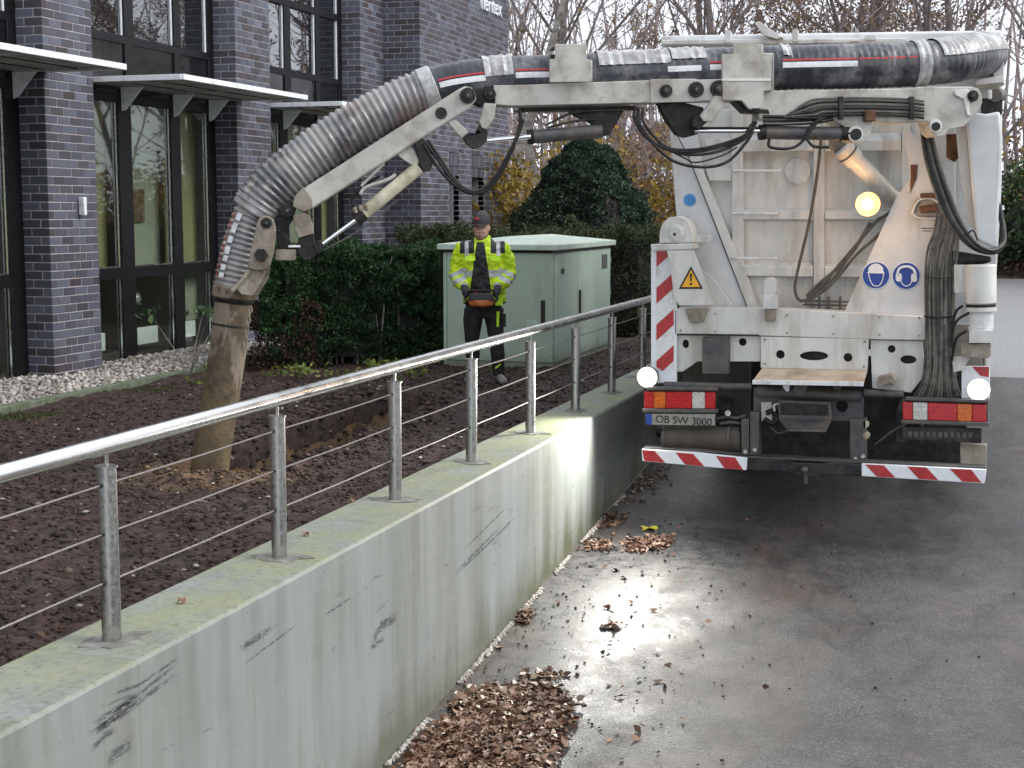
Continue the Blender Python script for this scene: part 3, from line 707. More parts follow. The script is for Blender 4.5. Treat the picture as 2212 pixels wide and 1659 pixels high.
bays = [bay(10.1, 13.40, [(11.08, 11.36), (12.27, 12.50), (13.16, 13.40)], [(11.27, 11.47), (12.4, 12.56), (13.25, 13.4)], 0),
        bay(14.30, 17.60, [(15.28, 15.56), (16.47, 16.70), (17.41, 17.60)], [(15.47, 15.67), (16.60, 16.76), (17.45, 17.60)], 0),
        bay(18.58, 21.72, [(19.50, 19.76), (20.66, 20.88), (21.56, 21.72)], [(19.70, 19.90), (20.77, 20.92), (21.60, 21.72)], 4.74)]
def panel(y0, y1, z0, z1, mat, par, x=XF - .22, name='blind'): return B().box(x - .012, x, y0, y1, z0, z1).build(name, mat, par)
for k, (g, ug, li, lu) in enumerate(bays):
    for j, (a, b) in enumerate(li):
        panel(a - .06, b + .03, 1.10, 3.06, 'blind' if j != 1 else 'blindgreen', g)
    panel(li[-1][0] + .40, li[-1][1], .37, 1.09, 'blindgreen', g, XF - .22)
    panel(li[0][0] + .42, li[0][0] + .55, .30, 1.0, 'blindgreen', g, XF - .5); panel(li[0][0] + .65, li[0][1], .25, .86, 'blindgreen', g, XF - .5)
    for a, b in li:
        B().box(XF - .26, XF - .20, a + .02, b - .10, .15, .36).build('radiator', 'radiator', g, bevel=.006)
        B().box(XF - .25, XF - .20, a + .06, a + .14, .03, .12).build('radiator_foot', 'radiator', g)
    panel(lu[0][0], lu[0][0] + .75, 3.9, 6.7, 'blindwhite', ug)
    panel(lu[1][0] + .45, lu[1][1], 3.95, 6.7, 'blindwhite', ug, XF - .30); panel(lu[2][0] + .35, lu[2][1], 3.95, 6.7, 'blindwhite', ug, XF - .30)
# things in the ground floor room
o = B().box(-10.75, -10.15, 14.45, 15.15, .90, .93).box(-10.75, -10.71, 14.47, 14.51, -.06, .9).box(-10.75, -10.71, 15.09, 15.13, -.06, .9).box(-10.19, -10.15, 14.47, 14.51, -.06, .9).build('desk', 'desk'); tag(o, 'pale desk inside the office behind the window next to the first pier', 'desk')
o = B().box(-10.55, -10.20, 14.60, 14.95, .932, .99).ball((-10.3, 14.75, .99), .08, .12, .04).build('folder_stack', 'orange', bevel=.004); tag(o, 'orange papers lying on the desk behind the window', 'papers')
lp = thing('desk_lamp', (-10.0, 16.05, -.06), 'round shiny lamp head seen through the lower middle window pane', 'lamp')
B().ball((-10.0, 16.05, .72), .12, .15, .10).build('lamp_shade', 'lampshade', lp, True)
B().tube([(-10.0, 16.05, .62), (-10.05, 16.1, .3), (-10.0, 16.05, -.06)], .012, 8).build('lamp_stem', 'black', lp, True)
B().cyl((-10.0, 16.05, -.06), (-10.0, 16.05, -.03), .12, 16).build('lamp_foot', 'black', lp, True)
pc = B().box(XF - .205, XF - .19, 15.75, 16.12, 1.66, 2.06).build('wall_picture', 'picture'); tag(pc, 'dark framed picture hanging behind the middle ground floor pane', 'picture')
# canopies
for k, (a, b) in enumerate([(10.3, 13.42), (14.60, 17.72), (18.85, 21.9)]):
    c = B().box(-9.60, -8.37, a, b, 3.243, 3.262).build('canopy', 'canopy', bld)
    e = B().box(-8.37, -8.34, a - .02, b + .02, 3.228, 3.288).box(-9.60, -8.37, a - .03, a, 3.228, 3.288).box(-9.60, -8.37, b, b + .03, 3.228, 3.288).build('edge_profile', 'alu', c, bevel=.003)
    for t in (.05, .50, .95): B().box(-9.55, -8.40, a + (b - a) * t - .02, a + (b - a) * t + .02, 3.225, 3.2415).build('support_rib', 'canopy', c)
    for x in (-9.2, -8.8): B().box(x - .01, x + .01, a + .01, b - .01, 3.234, 3.2425).build('panel_joint', 'grease', c)
    for (m0, m1) in bays[k][2]:
        pass
    for y in (a + .75, a + 1.93, a + 2.83 if k else 3 + a):
        B().prism([(-9.615, y, 3.235), (-9.32, y, 3.235), (-9.36, y, 3.20), (-9.56, y, 2.98), (-9.615, y, 2.96)], (0, .035, 0)).build('bracket', 'alu', c, bevel=.003)
wl = B().box(-9.294, -9.22, 13.93, 13.985, 1.75, 1.945).build('wall_light', 'alu', bevel=.008); tag(wl, 'small upright white light fixed to the first brick pier', 'wall light')
sg = text('sign_letters', 'neritex', .42, (-8.665, 26.95, 5.42), (0, 1, 0), (0, 0, 1), 'signwhite', None, .02, 'RIGHT'); tag(sg, 'raised white company letters high on the brick tower, cut by the top of the frame', 'sign')
# ================================================================== CABINET
cb = thing('utility_cabinet', (-5.26, 17.6, 0), 'large sage green electrical cabinet with pitched lid behind the worker', 'cabinet')
X0, X1, Y0, Y1, ZT = -5.94, -4.58, 16.22, 18.98, 1.315
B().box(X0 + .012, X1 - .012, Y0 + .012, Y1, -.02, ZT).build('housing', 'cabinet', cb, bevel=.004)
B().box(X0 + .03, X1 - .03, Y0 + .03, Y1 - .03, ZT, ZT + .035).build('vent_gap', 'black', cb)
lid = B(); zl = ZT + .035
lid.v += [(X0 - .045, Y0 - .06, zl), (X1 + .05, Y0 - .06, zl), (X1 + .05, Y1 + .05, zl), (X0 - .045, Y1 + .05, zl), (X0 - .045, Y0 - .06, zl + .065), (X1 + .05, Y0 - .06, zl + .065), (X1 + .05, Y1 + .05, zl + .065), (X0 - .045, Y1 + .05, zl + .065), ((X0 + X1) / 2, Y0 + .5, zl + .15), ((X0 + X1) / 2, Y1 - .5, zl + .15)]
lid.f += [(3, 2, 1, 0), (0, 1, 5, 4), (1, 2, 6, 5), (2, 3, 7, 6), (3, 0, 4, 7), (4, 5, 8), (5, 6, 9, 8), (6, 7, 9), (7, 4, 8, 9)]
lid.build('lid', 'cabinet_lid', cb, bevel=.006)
B().box(X0 + .06, X1 - .012, Y0 - .004, Y0 + .011, .06, ZT - .01).build('front_door', 'cabinet', cb, bevel=.004)
B().box(X0 + .012, X0 + .052, Y0 - .002, Y0 + .011, .0, ZT - .01).build('corner_strip', 'cabinet', cb, bevel=.003)
for a, b in ((Y0 + .02, Y0 + 1.03), (Y0 + 1.045, Y1 - .06)):
    B().box(X1 - .011, X1 + .004, a, b, .06, ZT - .01).build('side_door', 'cabinet', cb, bevel=.004)
B().box(X1 + .005, X1 + .022, Y0 + 1.09, Y0 + 1.15, .56, .84).build('lever_handle', 'chassis', cb, bevel=.004)
B().box(X1 - .155, X1 - .105, Y0 - .022, Y0 - .005, .44, .78).build('lever_handle', 'chassis', cb, bevel=.004)
B().box(X1 - .33, X1 - .20, Y0 - .010, Y0 - .005, .40, .55).build('lock_plate', 'cabinet_lid', cb, bevel=.003)
B().box(X1 + .005, X1 + .012, 18.45, 18.72, 1.06, 1.24).build('type_label', 'chassis_grey', cb)
B().box(X1 + .005, X1 + .012, 16.50, 16.62, 1.07, 1.13).build('small_label', 'chassis', cb)

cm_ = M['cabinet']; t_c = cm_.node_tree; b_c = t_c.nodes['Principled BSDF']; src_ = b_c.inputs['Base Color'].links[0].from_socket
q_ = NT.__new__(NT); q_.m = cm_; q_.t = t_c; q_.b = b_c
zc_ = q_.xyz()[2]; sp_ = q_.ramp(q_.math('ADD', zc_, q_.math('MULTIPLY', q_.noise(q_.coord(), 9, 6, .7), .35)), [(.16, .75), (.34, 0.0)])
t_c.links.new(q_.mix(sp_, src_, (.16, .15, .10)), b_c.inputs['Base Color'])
for zz_ in (.25, .70, 1.12):
    for yy_ in (Y0 + .03, Y1 - .09): B().cyl((X1 + .008, yy_, zz_), (X1 + .008, yy_, zz_ + .07), .010, 8).build('hinge', 'cabinet_lid', cb)
# ================================================================== HEDGES AND SHRUBS
def boxcloud(n_, quad, z0, z1, shell=.18):
    """points near the surface of an upright block over a plan quad (4 corners)"""
    q = [np.array(p) for p in quad]; u = rng.uniform(0, 1, n_); v_ = rng.uniform(0, 1, n_); w_ = rng.uniform(0, 1, n_)
    side = rng.choice(5, n_, p=[.34, .12, .10, .12, .32]); t = rng.uniform(0, 1, n_) ** 2 * shell
    u = np.where(side == 1, 1 - t, np.where(side == 3, t, u)); v_ = np.where(side == 0, t, np.where(side == 2, 1 - t, v_)); w_ = np.where(side == 4, 1 - t, w_)
    P = (q[0] * ((1 - u) * (1 - v_))[:, None] + q[1] * (u * (1 - v_))[:, None] + q[2] * (u * v_)[:, None] + q[3] * ((1 - u) * v_)[:, None])
    z = z0 + (z1 - z0) * w_; return np.column_stack([P, z]), u, v_, w_
def hedge(name, label, quad, z0, z1, mat, n_, size, stemn=30, rough=.12, core_c='black', group=None, ragged=None, aspect=.3):
    t = thing(name, (quad[0][0], quad[0][1], 0), label, 'hedge', group)
    P, u, v_, w_ = boxcloud(n_, quad, z0, z1)
    d = vnoise(P, 2.2, 3) * rough * 1.6 + vnoise(P, 7, 8) * rough
    c = np.array([sum(p[0] for p in quad) / 4, sum(p[1] for p in quad) / 4, (z0 + z1) / 2])
    dr = P - c; dr /= np.linalg.norm(dr, axis=1)[:, None]; P = P + dr * d[:, None]
    keep = vnoise(P, 5, 11) > -.28; P = P[keep]; P = P[P[:, 2] > .01]
    if ragged is not None: P = P[ragged(P)]
    leaves('foliage', P, size, mat, t, aspect=aspect)
    q = [Vector((a, b, 0)) for a, b in quad]; cc = sum(q, Vector()) / 4
    q = [cc + (p - cc) * .80 for p in q]
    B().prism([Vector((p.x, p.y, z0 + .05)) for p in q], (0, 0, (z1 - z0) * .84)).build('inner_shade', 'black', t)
    s = B()
    for k in range(stemn):
        a, b = random.random(), random.random() * .25
        p = (q[0] * (1 - a) + q[1] * a) * (1 - b) + (q[3] * (1 - a) + q[2] * a) * b
        s.tube([(p.x, p.y, 0), (p.x + random.uniform(-.1, .1), p.y + random.uniform(-.1, .1), z1 * .5), (p.x + random.uniform(-.2, .2), p.y + random.uniform(-.2, .2), z1 * .95)], [.014, .009, .004], 5)
    s.build('stems', 'bark', t); return t
h1 = hedge('clipped_hedge', 'dense dark green clipped hedge between the suction pipe and the green cabinet', [(-7.62, 15.05), (-6.12, 16.55), (-6.75, 17.9), (-8.35, 16.6)], .05, 1.33, 'hedge', 95000, .055, 70, .13, ragged=lambda P: (P[:, 2] > .42) | ((P[:, 0] > -7.15) & (P[:, 2] > .03)) | (rng.uniform(0, 1, len(P)) < .25))
P, *_ = boxcloud(7000, [(-7.75, 14.95), (-7.15, 15.45), (-7.5, 15.9), (-8.1, 15.6)], .02, .75)
o = leaves('dead_shrub_foliage', P + vnoise(P, 4)[:, None] * .15, .035, 'reedleaf'); tag(o, 'reddish brown dead twiggy growth at the left foot of the clipped hedge', 'shrub')
hedge('garden_hedge', 'loose olive green hedge running behind the green cabinet', [(-8.3, 20.6), (-4.2, 20.6), (-4.2, 22.0), (-8.3, 22.0)], .02, 1.50, 'hedge2', 30000, .08, 40, .2)
# sprig of a young plant in front of the window
pl = thing('young_shrub', (-8.2, 14.3, 0), 'small leafy sapling growing in front of the office window by the gravel', 'shrub')
s = B(); tips = []
for k in range(6):
    a = random.uniform(0, 6.28); e = Vector((-8.2 + .42 * math.cos(a), 14.3 + .42 * math.sin(a), random.uniform(.30, .72)))
    s.tube([(-8.2, 14.3, 0), (-8.2 + .15 * math.cos(a), 14.3 + .15 * math.sin(a), .28), e], [.008, .005, .002], 5); tips += [e + Vector((random.gauss(0, .07), random.gauss(0, .07), random.gauss(0, .035))) for _ in range(14)]
s.build('stems', 'bark', pl); leaves('leaf_sprays', np.array([tuple(t) for t in tips]), .10, 'greenbush', pl, aspect=.45)

def blob(n_, c, rx, ry, rz, shell=.35, zmin=0, nz_=.25, sc_=1.2):
    d = rng.normal(size=(n_, 3)); d /= np.linalg.norm(d, axis=1)[:, None]
    r = 1 - shell * rng.uniform(0, 1, n_) ** 1.5
    P = d * r[:, None]; k = 1 + nz_ * vnoise(d, sc_ * 2, c[0]) + nz_ * .7 * vnoise(d, sc_ * 6, c[1])
    P = P * k[:, None] * np.array([rx, ry, rz]) + np.array(c); return P[P[:, 2] > zmin]
def bush(name, label, c, rx, ry, rz, mat, n_, size, cat='shrub', cone=0, group=None, core_=True, gap=-.3, stem='bark', **kw):
    t = thing(name, (c[0], c[1], 0), label, cat, group)
    P = blob(n_, c, rx, ry, rz, **kw)
    if cone and cone < 5:
        k = np.clip((P[:, 2] - .1) / (c[2] + rz), 0, 1); f_ = 1.1 - cone * k
        P[:, 0] = c[0] + (P[:, 0] - c[0]) * f_; P[:, 1] = c[1] + (P[:, 1] - c[1]) * f_
    if cone == 9:
        t_ = rng.uniform(0, 1, n_) ** .8; a_ = rng.uniform(0, 6.283, n_); H = c[2] + rz
        rr_ = rx * np.clip(1 - t_ ** 1.7, 0, 1) ** .80 * (1 - .3 * rng.uniform(0, 1, n_) ** 1.6)
        P = np.column_stack([c[0] + rr_ * np.cos(a_), c[1] + rr_ * np.sin(a_), .05 + H * t_]); w_ = 1 + .30 * vnoise(P, 1.6, 2) + .24 * vnoise(P, 5, 5)
        P[:, 0] = c[0] + (P[:, 0] - c[0]) * w_; P[:, 1] = c[1] + (P[:, 1] - c[1]) * w_; P[:, 2] *= (1 + .05 * vnoise(P, 2.5, 7))
    P = P[vnoise(P, 2.2, 5) > gap]
    leaves('foliage', P, size, mat, t)
    s = B()
    for k in range(9):
        a = random.uniform(0, 6.28); q = random.uniform(.3, .8)
        s.tube([(c[0], c[1], -.1), (c[0] + rx * .25 * math.cos(a), c[1] + ry * .25 * math.sin(a), c[2] * .6), (c[0] + rx * q * math.cos(a), c[1] + ry * q * math.sin(a), c[2] + rz * .5)], [.05, .03, .01], 6)
    s.build('branches', stem, t)
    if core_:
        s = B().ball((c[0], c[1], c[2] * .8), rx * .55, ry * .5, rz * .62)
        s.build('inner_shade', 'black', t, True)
    return t
yc = bush('yew_tree', 'broad dark blue-green yew rounded to a point, behind the green cabinet', (-6.35, 24.4, 1.45), 1.58, 1.4, 1.62, 'yew', 110000, .055, 'tree', cone=9, gap=-.36)
for k, (x, y, rx, rz, cz, mt, lb) in enumerate([
        (-8.6, 26.6, .95, 1.5, 1.3, 'autumn', 'yellow autumn shrub against the end of the brick tower'),
        (-7.6, 29.5, 1.5, 1.8, 1.7, 'autumn', 'golden autumn shrub rising left behind the dark yew'),
        (-6.0, 29.6, 1.5, 1.7, 1.9, 'autumnbrown', 'brownish leafless shrub directly behind the top of the yew'),
        (-4.9, 28.0, 1.35, 1.75, 1.7, 'autumn', 'orange and yellow shrub between the yew and the truck'),
        (-4.0, 25.5, 1.0, 1.35, 1.1, 'autumn', 'lime yellow shrub low beside the truck body')]):
    bush('autumn_shrub', lb, (x, y, cz), rx, rx, rz, mt, 8500, .10, 'shrub', shell=.55, nz_=.4, gap=-.12, core_=False, group='autumn shrubs behind the garden')
bush('evergreen_bush', 'green laurel bush on the bank to the right of the truck', (1.9, 47.6, 1.6), 1.9, 1.6, 1.75, 'greenbush', 9000, .16, 'shrub', nz_=.3)
bush('evergreen_bush', 'second taller laurel bush further right on the bank', (5.2, 48.5, 1.8), 2.2, 1.6, 2.2, 'greenbush', 9000, .16, 'shrub', nz_=.3)
bush('autumn_shrub', 'yellow leaved shrub above the laurel beside the boom column', (2.6, 44.0, 3.5), 1.9, 1.5, 1.9, 'autumn', 1500, .15, 'shrub', nz_=.5, core_=False, gap=0.0)
P = np.stack([rng.uniform(-3, 9, 12000), rng.uniform(46, 49, 12000), np.zeros(12000)], 1); P[:, 2] = -.18 + np.minimum(1.2, np.maximum(0, (P[:, 1] - 46) * .25)) + rng.uniform(0, .25, 12000)
o = leaves('bank_undergrowth', P, .12, 'reedleaf', flat=.3); tag(o, 'reddish brown undergrowth along the foot of the bank', kind='stuff')

# ================================================================== TREES
def grow(h, r0, levels, seed, birch=False, wide=.5):
    rs = random.Random(seed); trunk, limbs, twigs, tips = B(), B(), B(), []
    def br(p, d, ln, r, lv):
        n_ = 4 if lv < 2 else 3; path = [p]; q = p.copy(); dd = d.copy()
        for i in range(n_):
            dd = (dd + Vector((rs.gauss(0, .14), rs.gauss(0, .14), rs.gauss(.05, .09)))).normalized(); q = q + dd * (ln / n_); path.append(q.copy())
        rr = [r * (1 - .62 * i / n_) for i in range(n_ + 1)]
        (trunk if lv == 0 else limbs if lv == 1 else twigs).tube(path, rr, 7 if lv == 0 else 4 if lv < 3 else 3, cap=False)
        if lv >= levels: tips.extend(path[1:]); return
        nb = {0: 15, 1: 6, 2: 5}.get(lv, 4)
        for i in range(nb):
            t = rs.uniform(.22 if lv == 0 else .15, 1.0); k = min(n_ - 1, int(t * n_)); a = path[k].lerp(path[k + 1], t * n_ - k)
            az = rs.uniform(0, 6.283); side = Vector((math.cos(az), math.sin(az), rs.uniform(.1, .8) if birch else rs.uniform(-.1, .8)))
            nd = (dd * (1 - wide) + side.normalized() * wide * 1.3).normalized()
            br(a, nd, ln * rs.uniform(.34, .5) * (1.15 - .35 * t), max(.004, r * (1 - .6 * t) * .46), lv + 1)
    br(Vector((0, 0, -.3)), Vector((rs.gauss(0, .04), rs.gauss(0, .04), 1)).normalized(), h, r0, 0)
    return trunk, limbs, twigs, tips
protos = []
for k, (h, r0, birch, leafy, lm) in enumerate([(13, .13, True, .02, 'autumn'), (12, .16, False, .12, 'autumnbrown'), (10.5, .11, False, .30, 'autumnbrown'), (14, .13, False, .03, 'autumn')]):
    trunk, limbs, twigs, tips = grow(h, r0, 4, 20 + k, birch, .5)
    P = np.array([tuple(t) for t in tips]); P = P[rng.uniform(0, 1, len(P)) < leafy * 3]; P = np.repeat(P, 2, 0) + rng.normal(size=(len(P) * 2, 3)) * .10
    lv = leaf_arrays(P, .11)
    a = trunk.build('trunk', 'birch' if birch else 'bark', None, True, fix=False); b = limbs.build('limbs', 'bark', None, True, fix=False); c = twigs.build('twigs', 'twig', None, fix=False); d = npmesh('crown_leaves', lv[0], lv[1], lm)
    mesh4 = [q.data for q in (a, b, c, d)]
    for q in (a, b, c, d): bpy.data.objects.remove(q)
    protos.append(mesh4)
def tree(kind, x, y, s, rz, label, group='bare autumn trees behind the street'):
    t = thing(['birch_tree', 'oak_tree', 'leafy_tree', 'tall_tree'][kind], (x, y, ramp_z(max(y, 19)) + min(1.2, max(0, (y - 46) * .25))), label, 'tree', group, 0)
    for nm_, me in zip(('trunk', 'limbs', 'twigs', 'crown_leaves'), protos[kind]):
        q = bpy.data.objects.new(nm_, me); COL.objects.link(q); q.parent = t
    t.rotation_euler = (0, 0, rz); t.scale = (s, s, s); return t
TR = [(0, -12.2, 38.0, 1.0, .3, 'pale birch just right of the brick tower'),
      (0, -10.9, 37.0, 1.1, 2.3, 'pale birch with twin stem above the steel clamp of the hose'),
      (0, -10.4, 38.5, .95, 4.3, 'slim birch beside the twin stemmed birch'),
      (1, -14.6, 41.0, 1.0, 1.0, 'dark crooked tree partly hidden by the brick tower'),
      (2, -8.8, 42.0, .72, 2.0, 'small tree with tan leaves standing before the brightest sky'),
      (1, -6.9, 40.0, .9, 3.0, 'wide dark tree whose long bough arches over the boom'),
      (3, -5.6, 38.0, 1.0, 4.0, 'straight thin tree above the boom elbow'),
      (2, -4.6, 44.0, 1.0, 5.0, 'dense brown twigged tree behind the raised flap'),
      (1, -3.3, 41.0, 1.0, .7, 'dense tree crown above the middle of the truck'),
      (2, -1.8, 43.0, 1.05, 1.9, 'tree with purple brown twigs over the dark hose'),
      (3, -.9, 39.0, 1.0, 2.9, 'thin upright tree above the plastic wrapped hose'),
      (3, .2, 42.0, 1.05, 3.9, 'thin upright tree right of the hose bend'),
      (1, 1.9, 37.0, .85, 4.9, 'dark branched tree at the right edge of the picture'),
      (2, 3.4, 45.0, 1.0, 5.9, 'brown tree outside right of the truck'),
      (0, 8.5, 46.0, 1.0, .2, 'slim birch further right along the street'),
      (0, 14.0, 46.0, 1.1, 3.2, 'birch at the right of the bank reflected in the windows'),
      (1, 23.0, 46.0, 1.2, 5.2, 'last dark tree at the far right of the bank')]
for a in TR: tree(*a)
n_ = 30000
P = np.stack([rng.uniform(-26, 34, n_), rng.uniform(52, 60, n_), np.zeros(n_)], 1)
top = np.where(P[:, 0] > 7, 2.6, 4.6) + 2.2 * vnoise(P * np.array([1, 0, 0]), .35, 6); P[:, 2] = 1 + rng.uniform(0, 1, n_) ** 1.15 * top
P = P[vnoise(P, .6, 3) > -.25]; o = leaves('far_wood', P, .30, 'autumnbrown', aspect=.35); tag(o, 'far brown wood closing the view behind the bank', kind='stuff')
s = B()
for k in range(200):
    x, y = random.uniform(-26, 9), random.uniform(50, 60); h = random.uniform(6, 12)
    s.tube([(x, y, .8), (x + random.gauss(0, .3), y, h * .5), (x + random.gauss(0, .7), y, h)], [.10, .06, .02], 4, cap=False)
    for j in range(7):
        z = random.uniform(2, h * .9); s.tube([(x, y, z), (x + random.gauss(0, 1), y + random.gauss(0, .5), z + random.uniform(.4, 1.6))], [.03, .008], 3, cap=False)
o = s.build('far_wood_stems', 'twig', None, fix=False); tag(o, 'thin stems of the far wood', kind='stuff')
# ================================================================== SUCTION TRUCK
YT = 11.5; PPM = 280.0
trk = thing('suction_truck', (-1.2, 12.5, ramp_z(12.5)), 'large cream white suction excavator truck reversed down the ramp, boom swung over the garden', 'truck')
def T(x, y, o=0.0): return S(x, y, YT + o)
def tp(name, pts, o, th, mat, par=trk, holes=(), bevel=.006, **kw):
    hs_ = [[T(hx + hr * ax_ * math.cos(2 * math.pi * i / 16), hy + hr * math.sin(2 * math.pi * i / 16), o) for i in range(16)] for hx, hy, hr, ax_ in holes]
    return B().prism([T(x, y, o) for x, y in pts], (0, th, 0), hs_).build(name, mat, par, bevel=bevel, **kw)
def rect(x0, y0, x1, y1): return [(x0, y0), (x1, y0), (x1, y1), (x0, y1)]
def rrect(x0, y0, x1, y1, r, n=4):
    o = []
    for cx_, cy_, a in ((x1 - r, y0 + r, -90), (x1 - r, y1 - r, 0), (x0 + r, y1 - r, 90), (x0 + r, y0 + r, 180)):
        for k in range(n + 1):
            t = math.radians(a + 90 * k / n); o.append((cx_ + r * math.cos(t), cy_ + r * math.sin(t)))
    return o
def tt(name, pts, r, o, mat, par=trk, seg=10, sm=True, n=6):
    P = [T(p[0], p[1], o + (p[2] if len(p) > 2 else 0)) for p in pts]
    return B().tube(spline(P, n) if len(P) > 2 else P, r, seg).build(name, mat, par, sm)
def disc(name, x, y, rp, o, th, mat, par=trk, seg=24, bevel=.003, yscale=1.0):
    c = T(x, y, o); r = rp / PPM
    return B().cyl(c, c + Vector((0, th, 0)), r, seg).build(name, mat, par, True, bevel=bevel)
# ---- body, chassis, cab (sheared to the ramp)
def tilt(o):
    me = o.data
    for v in me.vertices: v.co.z += .0805 * (v.co.y - YT)
    return o
gz0 = ramp_z(YT)
xl, xr = T(1441, 400, .5).x, T(2160, 400, .5).x
body = tp('tank_body', [(1428, 89), (2166, 78), (2163, 420), (2150, 640), (1470, 640), (1461, 461), (1449, 340), (1441, 260), (1428, 235)], .55, 5.6, 'white_clean', bevel=.02); tilt(body)
zr = T(1500, 668).z
tilt(B().box(-2.05, -1.85, 11.75, 20, gz0 + .75, gz0 + 1.0).box(-.55, -.35, 11.75, 20, gz0 + .75, gz0 + 1.0).box(-1.85, -.55, 13, 13.2, gz0 + .75, gz0 + .95).box(-1.85, -.55, 16, 16.2, gz0 + .75, gz0 + .95).build('chassis_frame', 'chassis', trk, bevel=.01))
cabo = B().prism([(-2.45, 18.0, gz0 + .6), (-2.45, 20.1, gz0 + .6), (-2.45, 20.2, gz0 + 1.6), (-2.45, 19.9, gz0 + 3.0), (-2.45, 18.0, gz0 + 3.1)], (2.45, 0, 0)).build('cab', 'white_clean', trk, bevel=.05); tilt(cabo)
tilt(B().box(-2.2, -.25, 19.93, 20.12, gz0 + 1.75, gz0 + 2.7).build('windscreen', 'spandrel', cabo, bevel=.02))
for y in (14.75, 16.1, 19.2):
    for s, x in ((0, -2.42), (1, -.02)):
        xx = (x, x + .30) if s == 0 else (x - .30, x)
        wz = ramp_z(y) + .50
        for dx in ((0, .34) if y < 18.5 else (0,)):
            o_ = dx if s == 0 else -dx
            wv = B().cyl((xx[0] + o_, y, wz), (xx[1] + o_, y, wz), .50, 32).build('wheel', 'rubber', trk, True, bevel=.03)
            B().cyl((xx[0] + o_ - .004, y, wz), (xx[0] + o_ + .02, y, wz), .27, 24).build('rim', 'chassis_grey', wv, True)
tilt(B().box(-2.47, -2.44, 12.3, 15.0, gz0 + 1.02, gz0 + 1.18).box(.09, .12, 12.3, 15, gz0 + 1.02, gz0 + 1.18).box(-2.44, -1.8, 12.3, 15, gz0 + 1.16, gz0 + 1.19).box(-.6, .09, 12.3, 15, gz0 + 1.16, gz0 + 1.19).build('mudguard', 'mudflap', trk, bevel=.01))
# ---- tailgate face relief
TG = tp('tailgate', [(1445, 236), (2064, 236), (2064, 560), (1990, 680), (1468, 680), (1462, 480), (1449, 340)], .50, .06, 'white')
tp('panel_rib', [(1581, 235), (1604, 235), (1607, 575), (1640, 668), (1616, 668), (1581, 590)], .43, .07, 'white', TG)
tp('panel_rib', rect(1757, 235, 1781, 668), .432, .068, 'white', TG)
tp('panel_rib', rect(1948, 270, 1966, 640), .432, .068, 'white', TG)
def ledge(x0, x1, yt, ym, yb):      # shelf-like rib with a sloped top
    a, b, c, d = T(x0, yt, .50), T(x0, ym, .42), T(x0, yb, .42), T(x0, yb, .50)
    e = T(x1, ym, .42) - b
    return B().prism([a, b, c, d], (e.x, 0, 0)).build('cross_rib', 'white', TG, bevel=.005)
ledge(1604.5, 1756.5, 449, 457, 474); ledge(1781.5, 1947, 449, 458, 474)
ledge(1607, 1756.5, 563, 576, 596); ledge(1781.5, 1900, 566, 578, 598)
ledge(1604.5, 1756.5, 292, 302, 328); ledge(1781.5, 1947, 288, 305, 327)
tp('cross_rib', [(1523, 362), (1580.5, 364), (1580.5, 391), (1532, 391)], .44, .06, 'white', TG)
tp('cross_rib', rect(1523, 300, 1580.5, 316), .44, .06, 'white', TG)
# diagonal side plates
tp('side_plate', [(1447, 262), (1500, 262), (1521, 376), (1565, 482), (1638, 668), (1470, 668), (1462, 480)], .40, .10, 'white_clean', TG)
tp('diagonal_rib', [(1490, 345), (1520, 376), (1562, 480), (1636, 664), (1614, 664), (1540, 470)], .385, .016, 'white', TG, bevel=.004)
tp('corner_gusset', [(1540, 600), (1590, 668), (1500, 668), (1500, 570)], .35, .03, 'white', TG)
# flange cover with bolts
disc('inspection_cover', 1723, 370, 29, .475, .03, 'white', TG)
for k in range(8):
    a = k * math.pi / 4 + .4; disc('bolt', 1723 + 23 * math.cos(a), 370 + 23 * math.sin(a), 2.6, .460, .018, 'white', TG, 8, 0)
for x0, x1, y in ((1590, 1683, 369), (1588, 1677, 461.5), (1586, 1676, 558)):
    tt('grab_rail', [(x0, y, .10), (x0 + 1, y, 0), (x1 - 6, y, 0), (x1, y - 2, .12)], .0095, .34, 'wht', TG, 8, n=4)
# sticker
d1 = disc('round_sticker', 1490, 432, 14, .394, .005, 'skyblue', TG, 28, 0)
# wing plate with the safety signs
wing = tp('boom_foot_plate', [(1952, 270), (1985, 300), (2012, 392), (2046, 470), (2012, 535), (2003, 684), (1822, 676), (1936, 426), (1967, 385)], .20, .05, 'white_clean')
tp('slot', [(1967, 356), (1982, 356), (1980, 385), (1966, 418)], .193, .006, 'rust', wing, bevel=0)
bx = tp('hook_recess', rrect(1975, 430, 2032, 466, 8), .12, .08, 'mudpaint', wing); tp('hook', [(1985, 445), (2020, 440), (2028, 456), (1988, 460)], .09, .05, 'rust', bx)
tp('hook', rrect(1988, 417, 2022, 428, 3), .10, .09, 'rust', bx)
tt('recess_rim', [(1970, 462), (1984, 434), (2014, 430), (2034, 450), (2026, 470), (1990, 472), (1970, 462)], .007, .11, 'white', bx)
def sign_disc(cx_, cy_):
    r0 = disc('safety_sign', cx_, cy_, 29.5, .194, .005, 'signwhite', wing, 36, 0); disc('sign_face', cx_, cy_, 28, .191, .003, 'blue', r0, 36, 0); return r0
def mark(pts, par, o=.187): tp('sign_symbol', [(p[0], p[1]) for p in pts], o, .003, 'signwhite', par, bevel=0)
def ringmark(pts, par, wd=.0042):
    P = [T(a, b, .1885) for a, b in pts]; B().tube(spline(P, 5), wd, 6).build('sign_symbol', 'signwhite', par)
s1 = sign_disc(1892, 594.5)
mark([(1875, 588), (1877, 577), (1884, 571), (1892, 569), (1900, 571), (1907, 577), (1909, 588), (1912, 591), (1872, 590)], s1)
